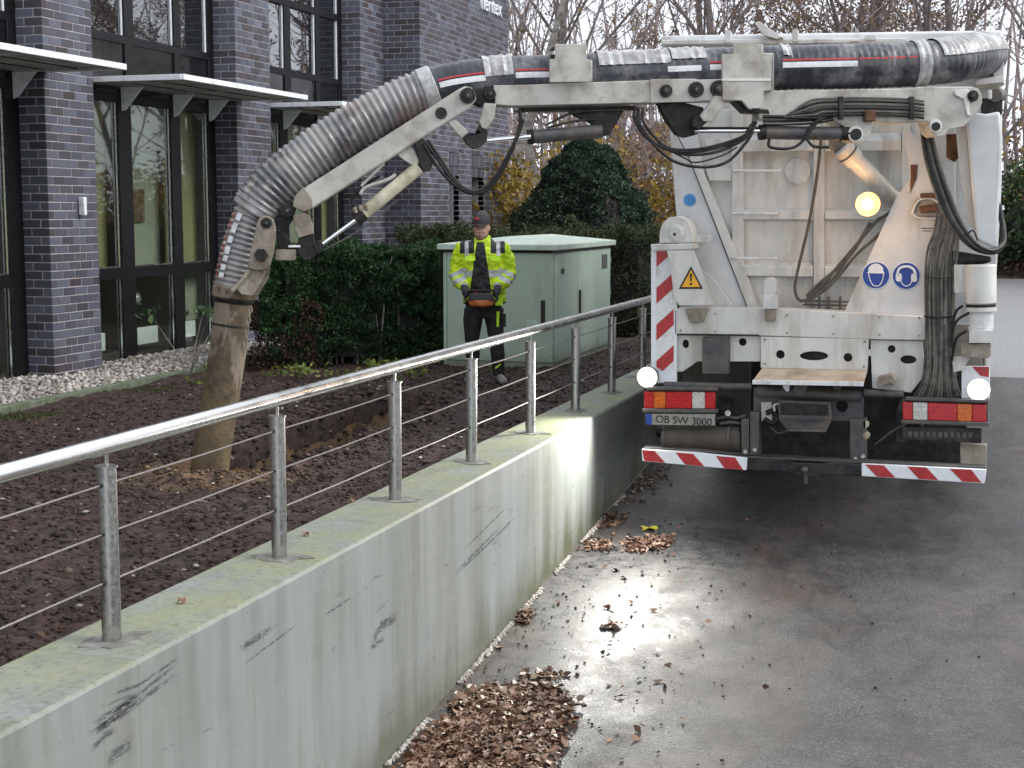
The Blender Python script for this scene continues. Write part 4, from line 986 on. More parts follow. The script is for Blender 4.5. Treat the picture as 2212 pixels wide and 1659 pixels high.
ringmark([(1876, 591), (1880, 606), (1886, 616), (1893, 618), (1900, 616), (1906, 606), (1909, 591)], s1)
s2 = sign_disc(1957.5, 596)
ringmark([(1939, 592), (1942, 582), (1950, 577), (1958, 576), (1966, 577), (1974, 583), (1978, 593)], s2, .011)
mark(rrect(1935, 590, 1948, 608, 5), s2); mark(rrect(1968, 591, 1981, 609, 5), s2)
ringmark([(1945, 604), (1950, 614), (1958, 618), (1966, 614), (1971, 604)], s2)
tp('notice_print', rect(1990, 492, 2018, 494), .196, .003, 'chassis_grey', wing, bevel=0); tp('notice_print', rect(1992, 498, 2014, 499.5), .196, .003, 'chassis_grey', wing, bevel=0)
# hydraulic ram in front of the tailgate
a, b = T(1818, 318, .12), T(1935, 436, .38)
ram = B().cyl(a.lerp(b, .22), b, .070, 24).build('lift_ram', 'white', trk, True)
B().cyl(a, a.lerp(b, .24), .082, 24).build('ram_collar', 'white', ram, True, bevel=.006)
B().cyl(a.lerp(b, .10), a.lerp(b, .12), .086, 24).build('ram_ring', 'chassis_grey', ram, True)
tp('ram_lug', rrect(1790, 268, 1840, 325, 8), .10, .12, 'mudpaint', ram)
# lit warm work lamp hanging on the cable
wl_ = disc('warm_work_lamp', 1875, 441, 23, .02, .10, 'chassis', trk, 24, .01)
c = T(1875, 441, .02)
B().ball(c, .088, .025, .088, 28, 10).build('glow_ring', 'lampwarmglow', wl_, True); B().ball(c, .074, .038, .074, 24, 10).build('lamp_lens', 'lampwarm', wl_, True); B().ball(c - Vector((0, .014, 0)), .044, .032, .044, 24, 10).build('lamp_lens', 'lampwhite', wl_, True); B().cyl(c + Vector((0, .01, 0)), c + Vector((0, -.012, 0)), .090, 24).build('glow_bezel', 'lampwarmglow', wl_, True)  # outer ring and bezel emit to imitate lamp glare
ld = bpy.data.lights.new('warm_lamp_light', 'POINT'); lo = bpy.data.objects.new('warm_lamp_light', ld); COL.objects.link(lo); lo.location = c + Vector((-.02, -.11, 0)); ld.energy = 6; ld.color = (1, .55, .22); ld.shadow_soft_size = .07
lo.parent = wl_; lo.matrix_parent_inverse = wl_.matrix_world.inverted()
# loose control cables in front of the tailgate
for pts in ([(1775, 290), (1765, 380), (1748, 480), (1722, 590), (1718, 630), (1735, 650), (1790, 620), (1850, 550), (1905, 500), (1945, 440)],
            [(1783, 620), (1760, 640), (1752, 655)], [(1880, 480), (1850, 530), (1800, 600), (1756, 632), (1740, 655)], [(1950, 430), (1920, 460), (1880, 490), (1830, 560), (1770, 612), (1742, 640)], [(1900, 470), (1830, 552), (1782, 608), (1748, 644)]):
    tt('control_cable', pts, .012, .28, 'rubber_dusty', trk, 8)
for y in (650, 658, 668): tt('manifold_pipe', [(1735, y, 0), (1840, y + 2, 0)], .008, .36, 'rubber_dusty', trk, 6)
for x in (1770, 1790, 1815): tt('manifold_pipe', [(x, 640, 0), (x, 672, 0)], .011, .35, 'chassis_grey', trk, 6)
# cross beam
beam = tp('cross_beam', [(1457, 668), (1500, 664), (1700, 668), (1860, 676), (1998, 684), (2001, 735), (1870, 733), (1640, 725), (1457, 722)], .10, .22, 'white', bevel=.018)
tp('beam_bracket', [(1479, 668), (1528, 668), (1517, 697), (1490, 697)], .05, .06, 'mudpaint', beam)
tt('beam_seam', [(1462, 722, 0), (1640, 724, 0)], .006, .09, 'grease', beam, 6)
st = tp('stop_post', rrect(1650, 600, 1676, 640, 10), .02, .09, 'white', beam); tp('stop_sleeve', rect(1648, 638, 1678, 668), .015, .10, 'white_clean', st); tp('stop_foot', rect(1652, 668, 1674, 694), .03, .08, 'mudpaint', st)
# lower plates
tp('lower_plate', [(1462, 724), (1643, 726), (1643, 781), (1507, 781), (1488, 794), (1474, 803), (1462, 803)], .16, .03, 'white', holes=[(1481, 743, 9.5, .75), (1604, 739, 8.5, 1)])
tp('backing_strip', rect(1464, 726, 1640, 760), .24, .02, 'grease', bevel=0)
tp('control_box', rect(1517, 729, 1574, 808), .08, .07, 'chassis_grey', bevel=.004)
tp('centre_plate', [(1643, 727), (1877, 733), (1874, 800), (1643, 795)], .10, .035, 'white', holes=[(1685.5, 766, 9.5, 1), (1758, 769, 10, 3.1), (1831.5, 772.5, 9.5, 1)])
tp('backing_strip', rect(1650, 740, 1870, 790), .16, .02, 'grease', bevel=0)
a0, a1, b0, b1 = T(1646, 795, .10), T(1874, 799, .10), T(1626, 822, -.20), T(1866, 826, -.20)
stp = B().prism([a0, a1, b1, b0], (0, 0, -.012)).build('step_board', 'wood', trk, bevel=.002)
B().prism([b0 + Vector((0, -.002, .006)), b1 + Vector((0, -.002, .006)), b1 + Vector((0, -.002, -.028)), b0 + Vector((0, -.002, -.028))], (0, -.02, 0)).build('step_lip', 'wht', stp, bevel=.003)
tp('right_plate', [(1880, 734), (1992, 737), (1997, 787), (1990, 820), (1968, 848), (1950, 846), (1884, 838)], .14, .03, 'white', holes=[(1926, 754, 8.5, 1), (1962, 777, 9.5, 1.85)])
tp('backing_strip', rect(1885, 738, 1988, 800), .20, .02, 'grease', bevel=0)
tp('hood', [(1897, 815), (1925, 809), (1936, 820), (1933, 834), (1921, 828), (1896, 838)], .02, .12, 'mudpaint')
for x_ in (1470, 1545, 1700, 1800, 1900, 1985):
    for y_ in ((676, 714) if x_ > 1500 else (714,)): disc('bolt', x_, y_ + (x_ - 1457) * .02, 2.2, .088, .02, 'mudpaint', beam, 6, 0)
for x_, y_ in ((1652, 734), (1868, 738), (1652, 786), (1866, 792)): disc('bolt', x_, y_, 2.4, .088, .014, 'mudpaint', trk, 6, 0)
tt('weld_seam', [(1447, 262, 0), (1490, 345, 0), (1614, 664, 0)], .004, .384, 'grease', TG, 5, n=1); tt('weld_seam', [(1604.5, 330, 0), (1604.5, 449, 0)], .003, .495, 'grease', TG, 5, n=1)
tt('weld_seam', [(1781.5, 330, 0), (1781.5, 449, 0)], .003, .495, 'grease', TG, 5, n=1); tt('weld_seam', [(1781.5, 474, 0), (1781.5, 566, 0)], .003, .495, 'grease', TG, 5, n=1); tt('weld_seam', [(1606, 474, 0), (1606, 563, 0)], .003, .495, 'grease', TG, 5, n=1)
# left bracket with bearing and chevron board
bear = tp('bearing_block', [(1424, 525), (1425, 500), (1431, 482), (1445, 470), (1465, 467), (1484, 474), (1494, 490), (1499, 524)], .14, .20, 'white')
disc('bearing_cap', 1459, 503, 18, .10, .06, 'white_clean', bear); disc('bearing_cap', 1459, 503, 14, .085, .03, 'white', bear); disc('grease_nipple', 1457, 506, 3, .07, .02, 'grease', bear, 10, 0)
tp('bearing_stub', rrect(1500, 508, 1535, 524, 5), .20, .10, 'white', bear)
tp('bracket_top', [(1405, 528), (1500, 526), (1500, 538), (1407, 542)], .04, .26, 'white')
cvb = tp('chevron_board', rect(1406, 540, 1462, 828), .10, .02, 'signwhite')
def chev(poly, par, o, mat='red'): tp('red_stripe', poly, o, .002, mat, par, bevel=0)
tp('white_ground', rect(1417, 541, 1456, 801), .096, .003, 'wht', cvb, bevel=0)
for k in range(4):
    y0 = 543 + 79.3 * k; h = 34.5
    if k == 0: chev([(1418, 543), (1430, 543), (1455, 543 - 0), (1455, 543), (1418, 577)], cvb, .0925)
    elif k < 3: chev([(1418, y0), (1455, y0 - 34), (1455, y0), (1418, y0 + 34)], cvb, .0925)
    else: chev([(1418, y0 - 1), (1455, y0 - 35), (1455, y0 - 1), (1432, y0 + 20), (1418, y0 + 12)], cvb, .0925)
tri = tp('triangle_bracket', [(1456, 541), (1497, 541), (1541, 659), (1467, 659), (1456, 642), (1447, 566), (1440, 541)], .03, .05, 'white')
ws = tp('warning_sign', [(1492.5, 575), (1518.5, 624), (1466.5, 624)], .025, .003, 'black', tri, bevel=0)
tp('sign_face', [(1492.5, 583), (1512.5, 620), (1472.5, 620)], .021, .003, 'yellow', ws, bevel=0)
tp('exclamation_mark', [(1490, 591), (1495, 591), (1493.7, 608), (1491.3, 608)], .017, .003, 'black', ws, bevel=0); disc('exclamation_mark', 1492.5, 613.5, 2.6, .017, .003, 'black', ws, 12, 0)
# ---- lights and lamps
def work_lamp(x, y, tgt, e, nm='reversing_lamp'):
    h = disc(nm, x, y, 22, .0, .09, 'chassis', trk, 24, .01); c = T(x, y, 0)
    B().ball(c, .084, .022, .084, 28, 10).build('glow_ring', 'lampglow', h, True); B().ball(c, .070, .034, .070, 24, 10).build('lamp_lens', 'lampwhite', h, True)  # outer ring emits weakly to imitate glare round the lens
    l = bpy.data.lights.new('reversing_lamp_light', 'SPOT'); o = bpy.data.objects.new('reversing_lamp_light', l); COL.objects.link(o)
    o.location = c + Vector((0, -.06, 0)); o.rotation_euler = (Vector(tgt) - o.location).to_track_quat('-Z', 'Y').to_euler()
    l.energy = e; l.spot_size = math.radians(132); l.spot_blend = 1.0; l.color = (1, .98, .90); l.shadow_soft_size = .06
    o.parent = h; o.matrix_parent_inverse = h.matrix_world.inverted(); return h
work_lamp(1398, 815, (-3.1, 9.6, -.9), 240)
work_lamp(2114, 842, (-.5, 9.5, -.8), 30)
def lightbar(segs, y0, y1, x0, x1, sl, nm):
    hb = tp(nm, [(x0 - 2, y0 - 6), (x1 + 3, y0 - 6 + sl), (x1 + 3, y1 + 5 + sl), (x0 - 2, y1 + 5)], .02, .10, 'chassis', bevel=.008)
    for a, b, m in segs:
        f = lambda x: sl * (x - x0) / (x1 - x0)
        l = tp('lens', [(a, y0 + f(a)), (b - .6, y0 + f(b)), (b - .6, y1 + f(b)), (a, y1 + f(a))], -.012, .03, m, hb, bevel=.006)
        for k in range(1, 4):
            yy = y0 + (y1 - y0) * k / 4; tt('lens_rib', [(a + 1, yy + f(a), 0), (b - 1.5, yy + f(b), 0)], .0025, -.012, m, hb, 6)
    tp('lamp_shelf', [(x0 - 4, y1 + 1), (x1 + 5, y1 + 1 + sl), (x1 + 5, y1 + 9 + sl), (x0 - 4, y1 + 9)], -.03, .06, 'chassis_grey', hb, bevel=.004)
    tp('lamp_shelf', [(x0 + 6, y0 - 10), (x1 + 5, y0 - 10 + sl), (x1 + 5, y0 - 3 + sl), (x0 + 6, y0 - 3)], -.03, .06, 'chassis_grey', hb, bevel=.004); return hb
lightbar([(1391, 1412, 'redlens'), (1412, 1438, 'amberlens'), (1438, 1495, 'redlens'), (1495, 1523, 'clearlens'), (1523, 1545, 'redlens')], 846, 882, 1391, 1545, 1, 'tail_light')
lightbar([(1950, 1972, 'redlens'), (1972, 2004, 'clearlens'), (2004, 2068, 'redlens'), (2068, 2100, 'amberlens'), (2100, 2131, 'redlens')], 868, 906, 1950, 2131, 6, 'tail_light')
lp_ = tp('number_plate', [(1392, 892), (1548, 893), (1547, 922), (1394, 919)], -.01, .01, 'chassis', bevel=.003)
tp('plate_face', [(1394.5, 894), (1544.5, 894.5), (1544, 919), (1396, 917)], -.0135, .003, 'dirtyplate', lp_, bevel=0)
tp('euro_band', [(1395, 894.5), (1408, 894.5), (1408, 917), (1396, 917)], -.0165, .003, 'blue', lp_, bevel=0)
p = T(1476.5, 916, -.017); q = T(1544, 917, -.017)
text('plate_text', 'OB SW 3000', .084, p, (1, 0, -.018), (0, 0, 1), 'black', lp_, .002)
rp = tp('mudflap_panel', [(1948, 921), (2121, 926), (2120, 958), (1948, 950)], .0, .03, 'chassis')
for k in range(11): tp('worn_lettering', rect(1962 + 13 * k, 932 + .3 * k, 1970 + 13 * k, 943 + .3 * k), -.003, .004, 'chassis_grey', rp, bevel=0)
tp('lower_light_box', [(2074, 959), (2132, 961), (2131, 1010), (2074, 1008)], .04, .10, 'mudpaint')
tt('round_crossbar', [(1435, 832, 0), (1624, 836, 0)], .030, .10, 'chassis_grey', trk, 16, n=1)
tt('round_crossbar', [(1866, 849, 0), (1952, 852, 0)], .030, .10, 'chassis_grey', trk, 16, n=1)
# right chevron stub
cr_ = tp('chevron_board', rect(2077, 791, 2138, 862), .05, .02, 'signwhite'); tp('red_stripe', [(2100, 792), (2137, 792), (2136, 815), (2118, 812)], .046, .003, 'red', cr_, bevel=0)
# ---- dark middle: mudguards, axle, hitch
tp('rear_mudguard', rect(1475, 740, 1622, 905), .55, .04, 'mudflap', bevel=.02)
tp('dark_backing', rect(1460, 770, 2080, 1000), .80, .05, 'chassis', bevel=0)  # added dark sheet filling the shaded space under the body
hp = tp('hitch_plate', [(1627, 838), (1866, 850), (1864, 912), (1640, 905), (1640, 890), (1627, 888)], .10, .05, 'chassis_grey', holes=[(1818, 878, 13, 1)])
tt('hitch_bar', [(1635, 846, 0), (1860, 856, 0)], .042, .05, 'chassis_grey', hp, 14, n=1)
tp('latch_plate', rect(1644, 868, 1668, 911), .07, .02, 'clearlens', hp); tt('hook_handle', [(1674, 888, 0), (1672, 877, 0), (1680, 872, 0), (1694, 872, 0)], .010, .02, 'wht', hp)
tp('rag', [(1690, 833), (1697, 823), (1706, 826), (1705, 845), (1699, 847), (1693, 840)], -.02, .03, 'signwhite', hp); tp('rag', [(1798, 840), (1806, 828), (1816, 830), (1814, 846)], -.02, .03, 'mudflap', hp)
disc('bolt_stub', 1727, 843, 14, -.02, .10, 'chassis_grey', hp, 16)
ht = tp('hitch_scoop', [(1680, 864), (1793, 869), (1797, 906), (1786, 922), (1700, 919), (1682, 903)], -.05, .05, 'chassis_grey', hp)
tp('scoop_mouth', [(1686, 870), (1788, 874), (1790, 898), (1686, 896)], -.055, .006, 'grease', ht, bevel=0)
a = [T(1682, 903, -.052), T(1796, 905, -.052), T(1784, 931, -.20), T(1702, 929, -.20)]
B().prism(a, (0, 0, -.012)).build('scoop_lip', 'chassis_grey', ht, bevel=.004)
tt('air_coil', [(1650, 905, 0), (1668, 915, 0), (1680, 905, 0), (1672, 888, 0), (1655, 892, 0)], .022, .06, 'rubber', hp)
tt('safety_wire', [(1664, 922, 0), (1682, 936, 0), (1705, 928, 0)], .006, .02, 'rubber_dusty', hp)
for x, y0, y1, w_ in ((1601, 905, 990, 17), (1620, 890, 986, 20), (1836, 905, 1006, 24), (1857, 905, 1000, 14)):
    o_ = tp('bumper_bracket', rect(x, y0, x + w_, y1), .02, .12, 'chassis_grey', bevel=.005)
    disc('bracket_bolt', x + w_ / 2, y1 - 14, 4.5, .0, .03, 'clearlens', o_, 6, 0)
for x, y in ((1869, 917), (1871, 941)): disc('axle_bolt', x, y, 8, .02, .05, 'wood', trk, 10)
a, b = T(1432, 947, .10), T(1602, 950, .10)
tk = B().cyl(a, b, .105, 28).build('air_tank', 'mudflap', trk, True, bevel=.02)
for x in (1434, 1575): B().cyl(T(x, 947, .10), T(x + 5, 947, .10), .109, 28).build('tank_strap', 'chassis_grey', tk, True)
disc('reflector', 1572, 893, 6.5, .03, .02, 'clearlens'); tt('tank_hose', [(1545, 905, 0), (1570, 900, 0), (1590, 903, 0), (1610, 898, 0)], .012, .06, 'rubber_dusty', trk)
tt('tank_hose', [(1555, 915, 0), (1580, 912, 0), (1600, 915, 0)], .014, .08, 'chassis_grey', trk)
tt('brake_line', [(1890, 960, 0), (1930, 930, 0), (1960, 915, 0)], .008, .2, 'chassis_grey', trk)
B().cyl(T(1420, 930, 1.4), T(1640, 935, 1.4), .06, 12).build('axle', 'grease', trk, True)
# ---- bumper
def bump(pts, name='bumper_board'): return tp(name, pts, -.08, .09, 'signwhite', bevel=.006)
lb = bump([(1386, 970), (1504, 977), (1614, 989), (1613, 1016), (1500, 1006), (1387, 996)])
def q(xa, xb, xc, xd, yt, yb, par): tp('red_stripe', [(xa, yt(xa)), (xb, yt(xb)), (xc, yb(xc)), (xd, yb(xd))], -.084, .003, 'red', par, bevel=0)
ytL = lambda x: 971.5 + (x - 1386) * .0835; ybL = lambda x: 995 + (x - 1387) * .091
q(1387, 1413, 1437, 1392, ytL, ybL, lb); q(1459, 1497, 1521, 1480, ytL, ybL, lb); q(1546, 1588, 1605, 1565, ytL, ybL, lb)
rb = bump([(1861, 1001), (2131, 1014), (2127, 1045), (1861, 1029)])
ytR = lambda x: 1003 + (x - 1861) * .0485; ybR = lambda x: 1027.5 + (x - 1861) * .058
q(1869, 1909, 1934, 1894, ytR, ybR, rb); q(1960, 2001, 2027, 1985, ytR, ybR, rb); q(2051, 2098, 2120, 2079, ytR, ybR, rb)
cb2 = tp('centre_bumper', [(1614, 991), (1700, 993), (1718, 999), (1780, 1001), (1797, 998), (1861, 1003), (1861, 1029), (1797, 1025), (1775, 1029), (1722, 1028), (1700, 1020), (1614, 1016)], -.07, .09, 'chassis', bevel=.008)
tp('bumper_top', [(1390, 966), (1505, 971), (1614, 983), (2130, 1008), (2131, 1014), (1861, 1002), (1614, 990), (1386, 971)], -.06, .10, 'chassis_grey')
tt('tow_pin', [(1739, 1018, 0), (1741, 1044, 0)], .016, -.09, 'mudflap', cb2, 12, n=1); B().ball(T(1738, 1015, -.10), .03).build('tow_ball', 'chassis_grey', cb2, True)
# ---- roof things
tp('roof_knob', rrect(1666 - 100, 78 - 14, 1578, 92, 5), .30, .06, 'white'); tp('roof_knob', rrect(1711, 62, 1724, 90, 5), .30, .06, 'white')
tp('roof_flap', [(1629, 49), (1639, 46), (1690, 80), (1678, 84), (1650, 76)], .25, .30, 'white', bevel=.004)
tp('roof_eye', rrect(1868, 76, 1892, 86, 2), .30, .05, 'white')
tp('roof_frame', [(1428, 86), (1960, 82), (1960, 92), (1428, 97)], .32, .22, 'white', bevel=.008)
tp('roof_catch', rect(1835, 88, 1856, 95), .28, .05, 'mudpaint')
tp('corner_post', [(2146, 85), (2168, 78), (2169, 180), (2146, 186)], .45, .10, 'white', bevel=.004)
tp('hose_tray', [(2110, 172), (2168, 163), (2169, 178), (2105, 184)], .15, .35, 'white', bevel=.004)
hk = tp('slew_gear', rrect(2119, 212, 2166, 246, 6), .12, .20, 'grease'); tt('gear_roller', [(2150, 206, 0), (2160, 206, .2)], .05, .10, 'chassis_grey', hk, 14, n=1)
tp('gear_lever', rect(2134, 194, 2143, 214), .08, .08, 'white', hk)
# ---- slewing column on the right
colm = tp('boom_column', [(2085, 240), (2130, 246), (2160, 240), (2166, 300), (2160, 420), (2152, 540), (2110, 520), (2100, 420)], -.12, .22, 'white_clean', bevel=.02)
tp('column_flank', [(2063, 262), (2086, 262), (2109, 500), (2092, 480), (2072, 360)], -.02, .2, 'white', colm)
tp('column_bracket', [(2044, 290), (2075, 288), (2078, 330), (2062, 350), (2044, 340)], .05, .1, 'rust', colm)
a = T(2119, 571, -.05); b = T(2119, 657, -.05)
lc = B().cyl(a, b, .110, 28).build('column_cylinder', 'white', trk, True, bevel=.012)
B().cyl(b, T(2119, 663, -.05), .106, 28).build('ring', 'grease', lc, True); B().cyl(T(2120, 663, -.05), T(2120, 672, -.05), .108, 28).build('ring', 'white', lc, True)
B().cyl(T(2120, 672, -.05), T(2120, 710, -.05), .086, 24).build('neck', 'white_clean', lc, True); B().cyl(T(2118, 706, -.05), T(2118, 716, -.05), .092, 24, .084).build('collar', 'wht', lc, True)
tp('clamp_block', rrect(2094, 714, 2143, 741, 3), -.14, .16, 'white', lc); tp('clamp_foot', [(2076, 745), (2141, 741), (2141, 768), (2134, 774), (2076, 770)], -.12, .14, 'mudpaint', lc)
tp('side_box', rrect(2061, 572, 2088, 632, 2), -.03, .15, 'white', lc)
cn = B().cyl(T(2052, 565, .1), T(2140, 560, .0), .09, 16, .02).build('rubber_boot', 'rubber', trk, True)
for pts in ([(2080, 660), (2066, 672), (2058, 700), (2056, 735)], [(2095, 675), (2070, 690), (2058, 715), (2055, 750)], [(2088, 715), (2068, 728), (2060, 755), (2056, 780)]):
    tt('hydraulic_hose', pts, .010, -.02, 'rubber', trk, 8)
tp('guard_plate', [(2056, 772), (2100, 765), (2078, 800), (2060, 805)], .0, .02, 'white')
# hose curtain: many separate dusty lines running down behind the column
for k in range(15):
    f = k / 14; x1 = 1999 + 62 * f
    fl = -24 + 40 * f
    pts = [(2026 + 46 * f, 455 + 26 * f, -.02), (2018 + 52 * f, 500 + 12 * f, -.03), (x1 + 4 + 3 * math.sin(k), 545 + 4 * f, -.04), (x1 + random.uniform(-1, 1), 610, -.03 + .02 * (k % 2)), (x1 + random.uniform(-2, 2), 700, -.03 + .02 * (k % 2)), (x1 + random.uniform(-2, 2), 780, -.02), (x1 + fl * .35, 830, 0), (x1 + fl, 862 - abs(f - .5) * 12, .05)]
    tt('hose_curtain_line', pts, .0092, .05, 'curtain' if k % 3 else 'rubber_dusty', trk, 7, n=4)
tt('curtain_strap', [(1996, 683, -.03), (2030, 686, -.05), (2064, 683, -.03)], .008, .04, 'grease', trk, 6)
tt('curtain_strap', [(1996, 596, -.03), (2030, 599, -.05), (2064, 596, -.03)], .006, .04, 'rubber_dusty', trk, 6)
# thick black bundle from boom head to column foot
for k in range(7):
    f = k / 6
    pts = [(1986 + 20 * f, 216 + 3 * k, -.10), (1990 + 16 * f, 262, -.12), (2000 + 24 * f, 340, -.16), (2024 + 26 * f, 420, -.18), (2050 + 26 * f, 480, -.18), (2092 + 14 * f, 528 - 4 * f, -.20), (2130 + 10 * f, 545 - 4 * f, -.16), (2158 + 6 * f, 540 - 10 * f, -.08), (2166 + 3 * f, 505, .0), (2158, 440 + 10 * f, .08)]
    tt('boom_hose', pts, .020 if k % 2 else .016, -.02, 'rubber' if k % 3 else 'rubber_dusty', trk, 9)
tt('hose_stay', [(2084, 510, 0), (2102, 498, 0), (2112, 520, 0)], .007, -.28, 'rubber', trk, 6)

# ================================================================== BOOM
def bp(name, pts, o, th, mat, par=trk, holes=(), bevel=.006):
    hs_ = [[BP(hx + hr * math.cos(2 * math.pi * i / 16), hy + hr * math.sin(2 * math.pi * i / 16), o) for i in range(16)] for hx, hy, hr in holes]
    return B().prism([BP(x, y, o) for x, y in pts], BN * th, hs_).build(name, mat, par, bevel=bevel)
def bd(name, x, y, rp, o, th, mat, par=trk, seg=20, bevel=.003):
    c = BP(x, y, o); r = rp / 300.0; return B().cyl(c, c + BN * th, r, seg).build(name, mat, par, True, bevel=bevel)
def bt(name, pts, r, o, mat, par=trk, seg=10, n=6):
    P = [BP(p[0], p[1], o + (p[2] if len(p) > 2 else 0)) for p in pts]
    return B().tube(spline(P, n) if len(P) > 2 else P, r, seg).build(name, mat, par, True)
def pin(x, y, r, par, o=-.14):
    a = bd('pivot_pin', x, y, r, o, .06, 'grease', par, 20); bd('pin_nut', x, y, r * .55, o - .02, .03, 'chassis', par, 6); bd('pin_centre', x, y, r * .22, o - .03, .03, 'chassis_grey', par, 10); return a
# base arm (rightmost)
arm3 = bp('base_arm', [(1640, 197), (1960, 191), (1990, 187), (2100, 187), (2114, 192), (2121, 206), (2122, 222), (2108, 248), (2085, 272), (2050, 279), (2042, 292), (2024, 296), (2012, 286), (2005, 262), (1960, 264), (1885, 262), (1882, 288), (1868, 306), (1848, 308), (1830, 296), (1822, 272), (1798, 258), (1640, 258)], -.09, .20, 'boompaint', bevel=.01)
bd('pivot_boss', 1849, 289, 17, -.115, .03, 'white', arm3); bd('pivot_pin', 1850, 290, 12, -.13, .04, 'grease', arm3); bd('pivot_boss', 2022, 272, 14, -.115, .03, 'white', arm3); bd('pivot_pin', 2023, 273, 9, -.13, .04, 'grease', arm3)
pin(2103, 207, 12, arm3, -.13); bp('lock_lever', [(2062, 196), (2090, 192), (2098, 200), (2094, 240), (2100, 250), (2090, 250), (2082, 214), (2064, 206)], -.112, .02, 'white', arm3)
for k in range(6):
    y = 213 + 7.2 * k
    bt('hydraulic_pipe', [(1702 - 4 * k + 8, 244 + 2 * k), (1748 + 3 * k, y + 6), (1790 - 2 * k, y), (1880, y - 1), (1965, y + 2), (1996, y + 6)], .0095, -.125, 'rubber' if k % 2 else 'rubber_dusty', trk, 8)
for x in (1812, 1965): bp('pipe_clamp', rect(x, 208, x + 11, 258), -.145, .03, 'grease', arm3)
bp('valve_block', rect(1870, 238, 1892, 262), -.16, .06, 'rust', arm3)
for y, r in ((252, .012), (262, .010), (269, .008)): bt('hydraulic_pipe', [(1648, y), (1700, y), (1760, y - 3), (1800, y - 10)], r, -.11, 'rubber', trk, 8)
# big clamp head at the second elbow
hd = bp('elbow_head', [(1585, 95), (1649, 95), (1649, 114), (1672, 115), (1672, 195), (1650, 197), (1650, 234), (1616, 234), (1602, 217), (1560, 216), (1560, 117), (1585, 117)], -.16, .03, 'boompaint', bevel=.006)
bp('head_side', [(1672, 115), (1672, 195), (1664, 195), (1664, 115)], -.16, .34, 'boompaint', hd); bp('head_body', [(1500, 172), (1650, 168), (1650, 225), (1600, 217), (1500, 218)], -.12, .22, 'boompaint', hd)
bp('head_lug', [(1585, 216), (1602, 219), (1618, 236), (1660, 236), (1664, 246), (1612, 243)], -.10, .16, 'grease', hd); bp('top_plate', rect(1560, 170, 1665, 175), -.165, .2, 'white', hd, bevel=.002)
# second arm
arm2 = bp('second_arm', [(1066, 184), (1105, 184), (1405, 173), (1500, 172), (1518, 174), (1528, 183), (1530, 197), (1524, 210), (1512, 218), (1405, 222), (1108, 229), (1070, 226)], -.10, .20, 'boompaint', bevel=.012)
bp('arm_weld_plate', [(1405, 171), (1500, 170), (1520, 174), (1531, 185), (1531, 203), (1517, 219), (1405, 222)], -.115, .015, 'boompaint', arm2, bevel=.004)
for x, y, r in ((1440, 196, 13), (1505, 193, 16), (1553, 191, 17)): pin(x, y, r, arm2, -.15)
bt('arm_pipe', [(1120, 236), (1250, 233), (1360, 231), (1372, 232)], .011, -.06, 'grease', arm2, 8); bt('arm_pipe', [(1110, 241), (1250, 239), (1380, 236)], .008, -.04, 'rubber_dusty', arm2, 8)
cl = bp('hose_clamp', [(1199, 95), (1267, 95), (1267, 127), (1280, 130), (1280, 177), (1187, 178), (1187, 128), (1199, 127)], -.17, .025, 'boompaint', arm2)
bp('clamp_top', rect(1199, 95, 1267, 99), -.168, .34, 'boompaint', cl)
# elbow 2 links and ram
bp('elbow_link', [(1422, 222), (1480, 222), (1520, 232), (1524, 262), (1508, 290), (1482, 297), (1462, 290), (1442, 262)], -.04, .10, 'grease')
bp('elbow_link', [(1545, 205), (1566, 208), (1562, 232), (1540, 262), (1520, 262), (1512, 250), (1532, 226)], -.15, .05, 'boompaint'); bp('elbow_link', [(1500, 250), (1522, 244), (1530, 262), (1510, 280), (1494, 272)], -.13, .05, 'grease')
bt('ram_rod', [(1500, 283), (1646, 283)], .016, -.08, 'chrome', trk, 14, n=1); bt('ram_rod_guard', [(1500, 276), (1650, 276)], .007, -.08, 'grease', trk, 8, n=1)
bt('ram_barrel', [(1643, 286), (1824, 289)], .048, -.06, 'chassis_grey', trk, 20, n=1); bt('ram_end', [(1640, 286), (1652, 286)], .054, -.06, 'grease', trk, 20, n=1); bt('ram_end', [(1815, 289), (1832, 289)], .056, -.06, 'grease', trk, 20, n=1)
for pts in ([(1370, 232), (1372, 262), (1400, 300), (1450, 322), (1510, 322), (1570, 308), (1612, 290), (1628, 262)], [(1378, 232), (1382, 266), (1410, 306), (1470, 332), (1530, 332), (1580, 316), (1618, 292), (1634, 262)],
            [(1388, 232), (1392, 268), (1440, 318), (1500, 328), (1560, 316), (1606, 300), (1622, 270)], [(1372, 250), (1394, 290), (1450, 345), (1515, 361), (1570, 350), (1610, 310), (1626, 285)], [(1452, 328), (1480, 342), (1504, 351), (1560, 336), (1592, 318)],
            [(1662, 298), (1664, 318), (1710, 320), (1738, 300), (1752, 272), (1775, 252)], [(1742, 300), (1758, 316), (1790, 318)], [(1748, 285), (1768, 262), (1790, 250)]):
    bt('boom_hose', pts, .011 if len(pts) != 5 else .006, -.12, 'rubber', trk, 8)
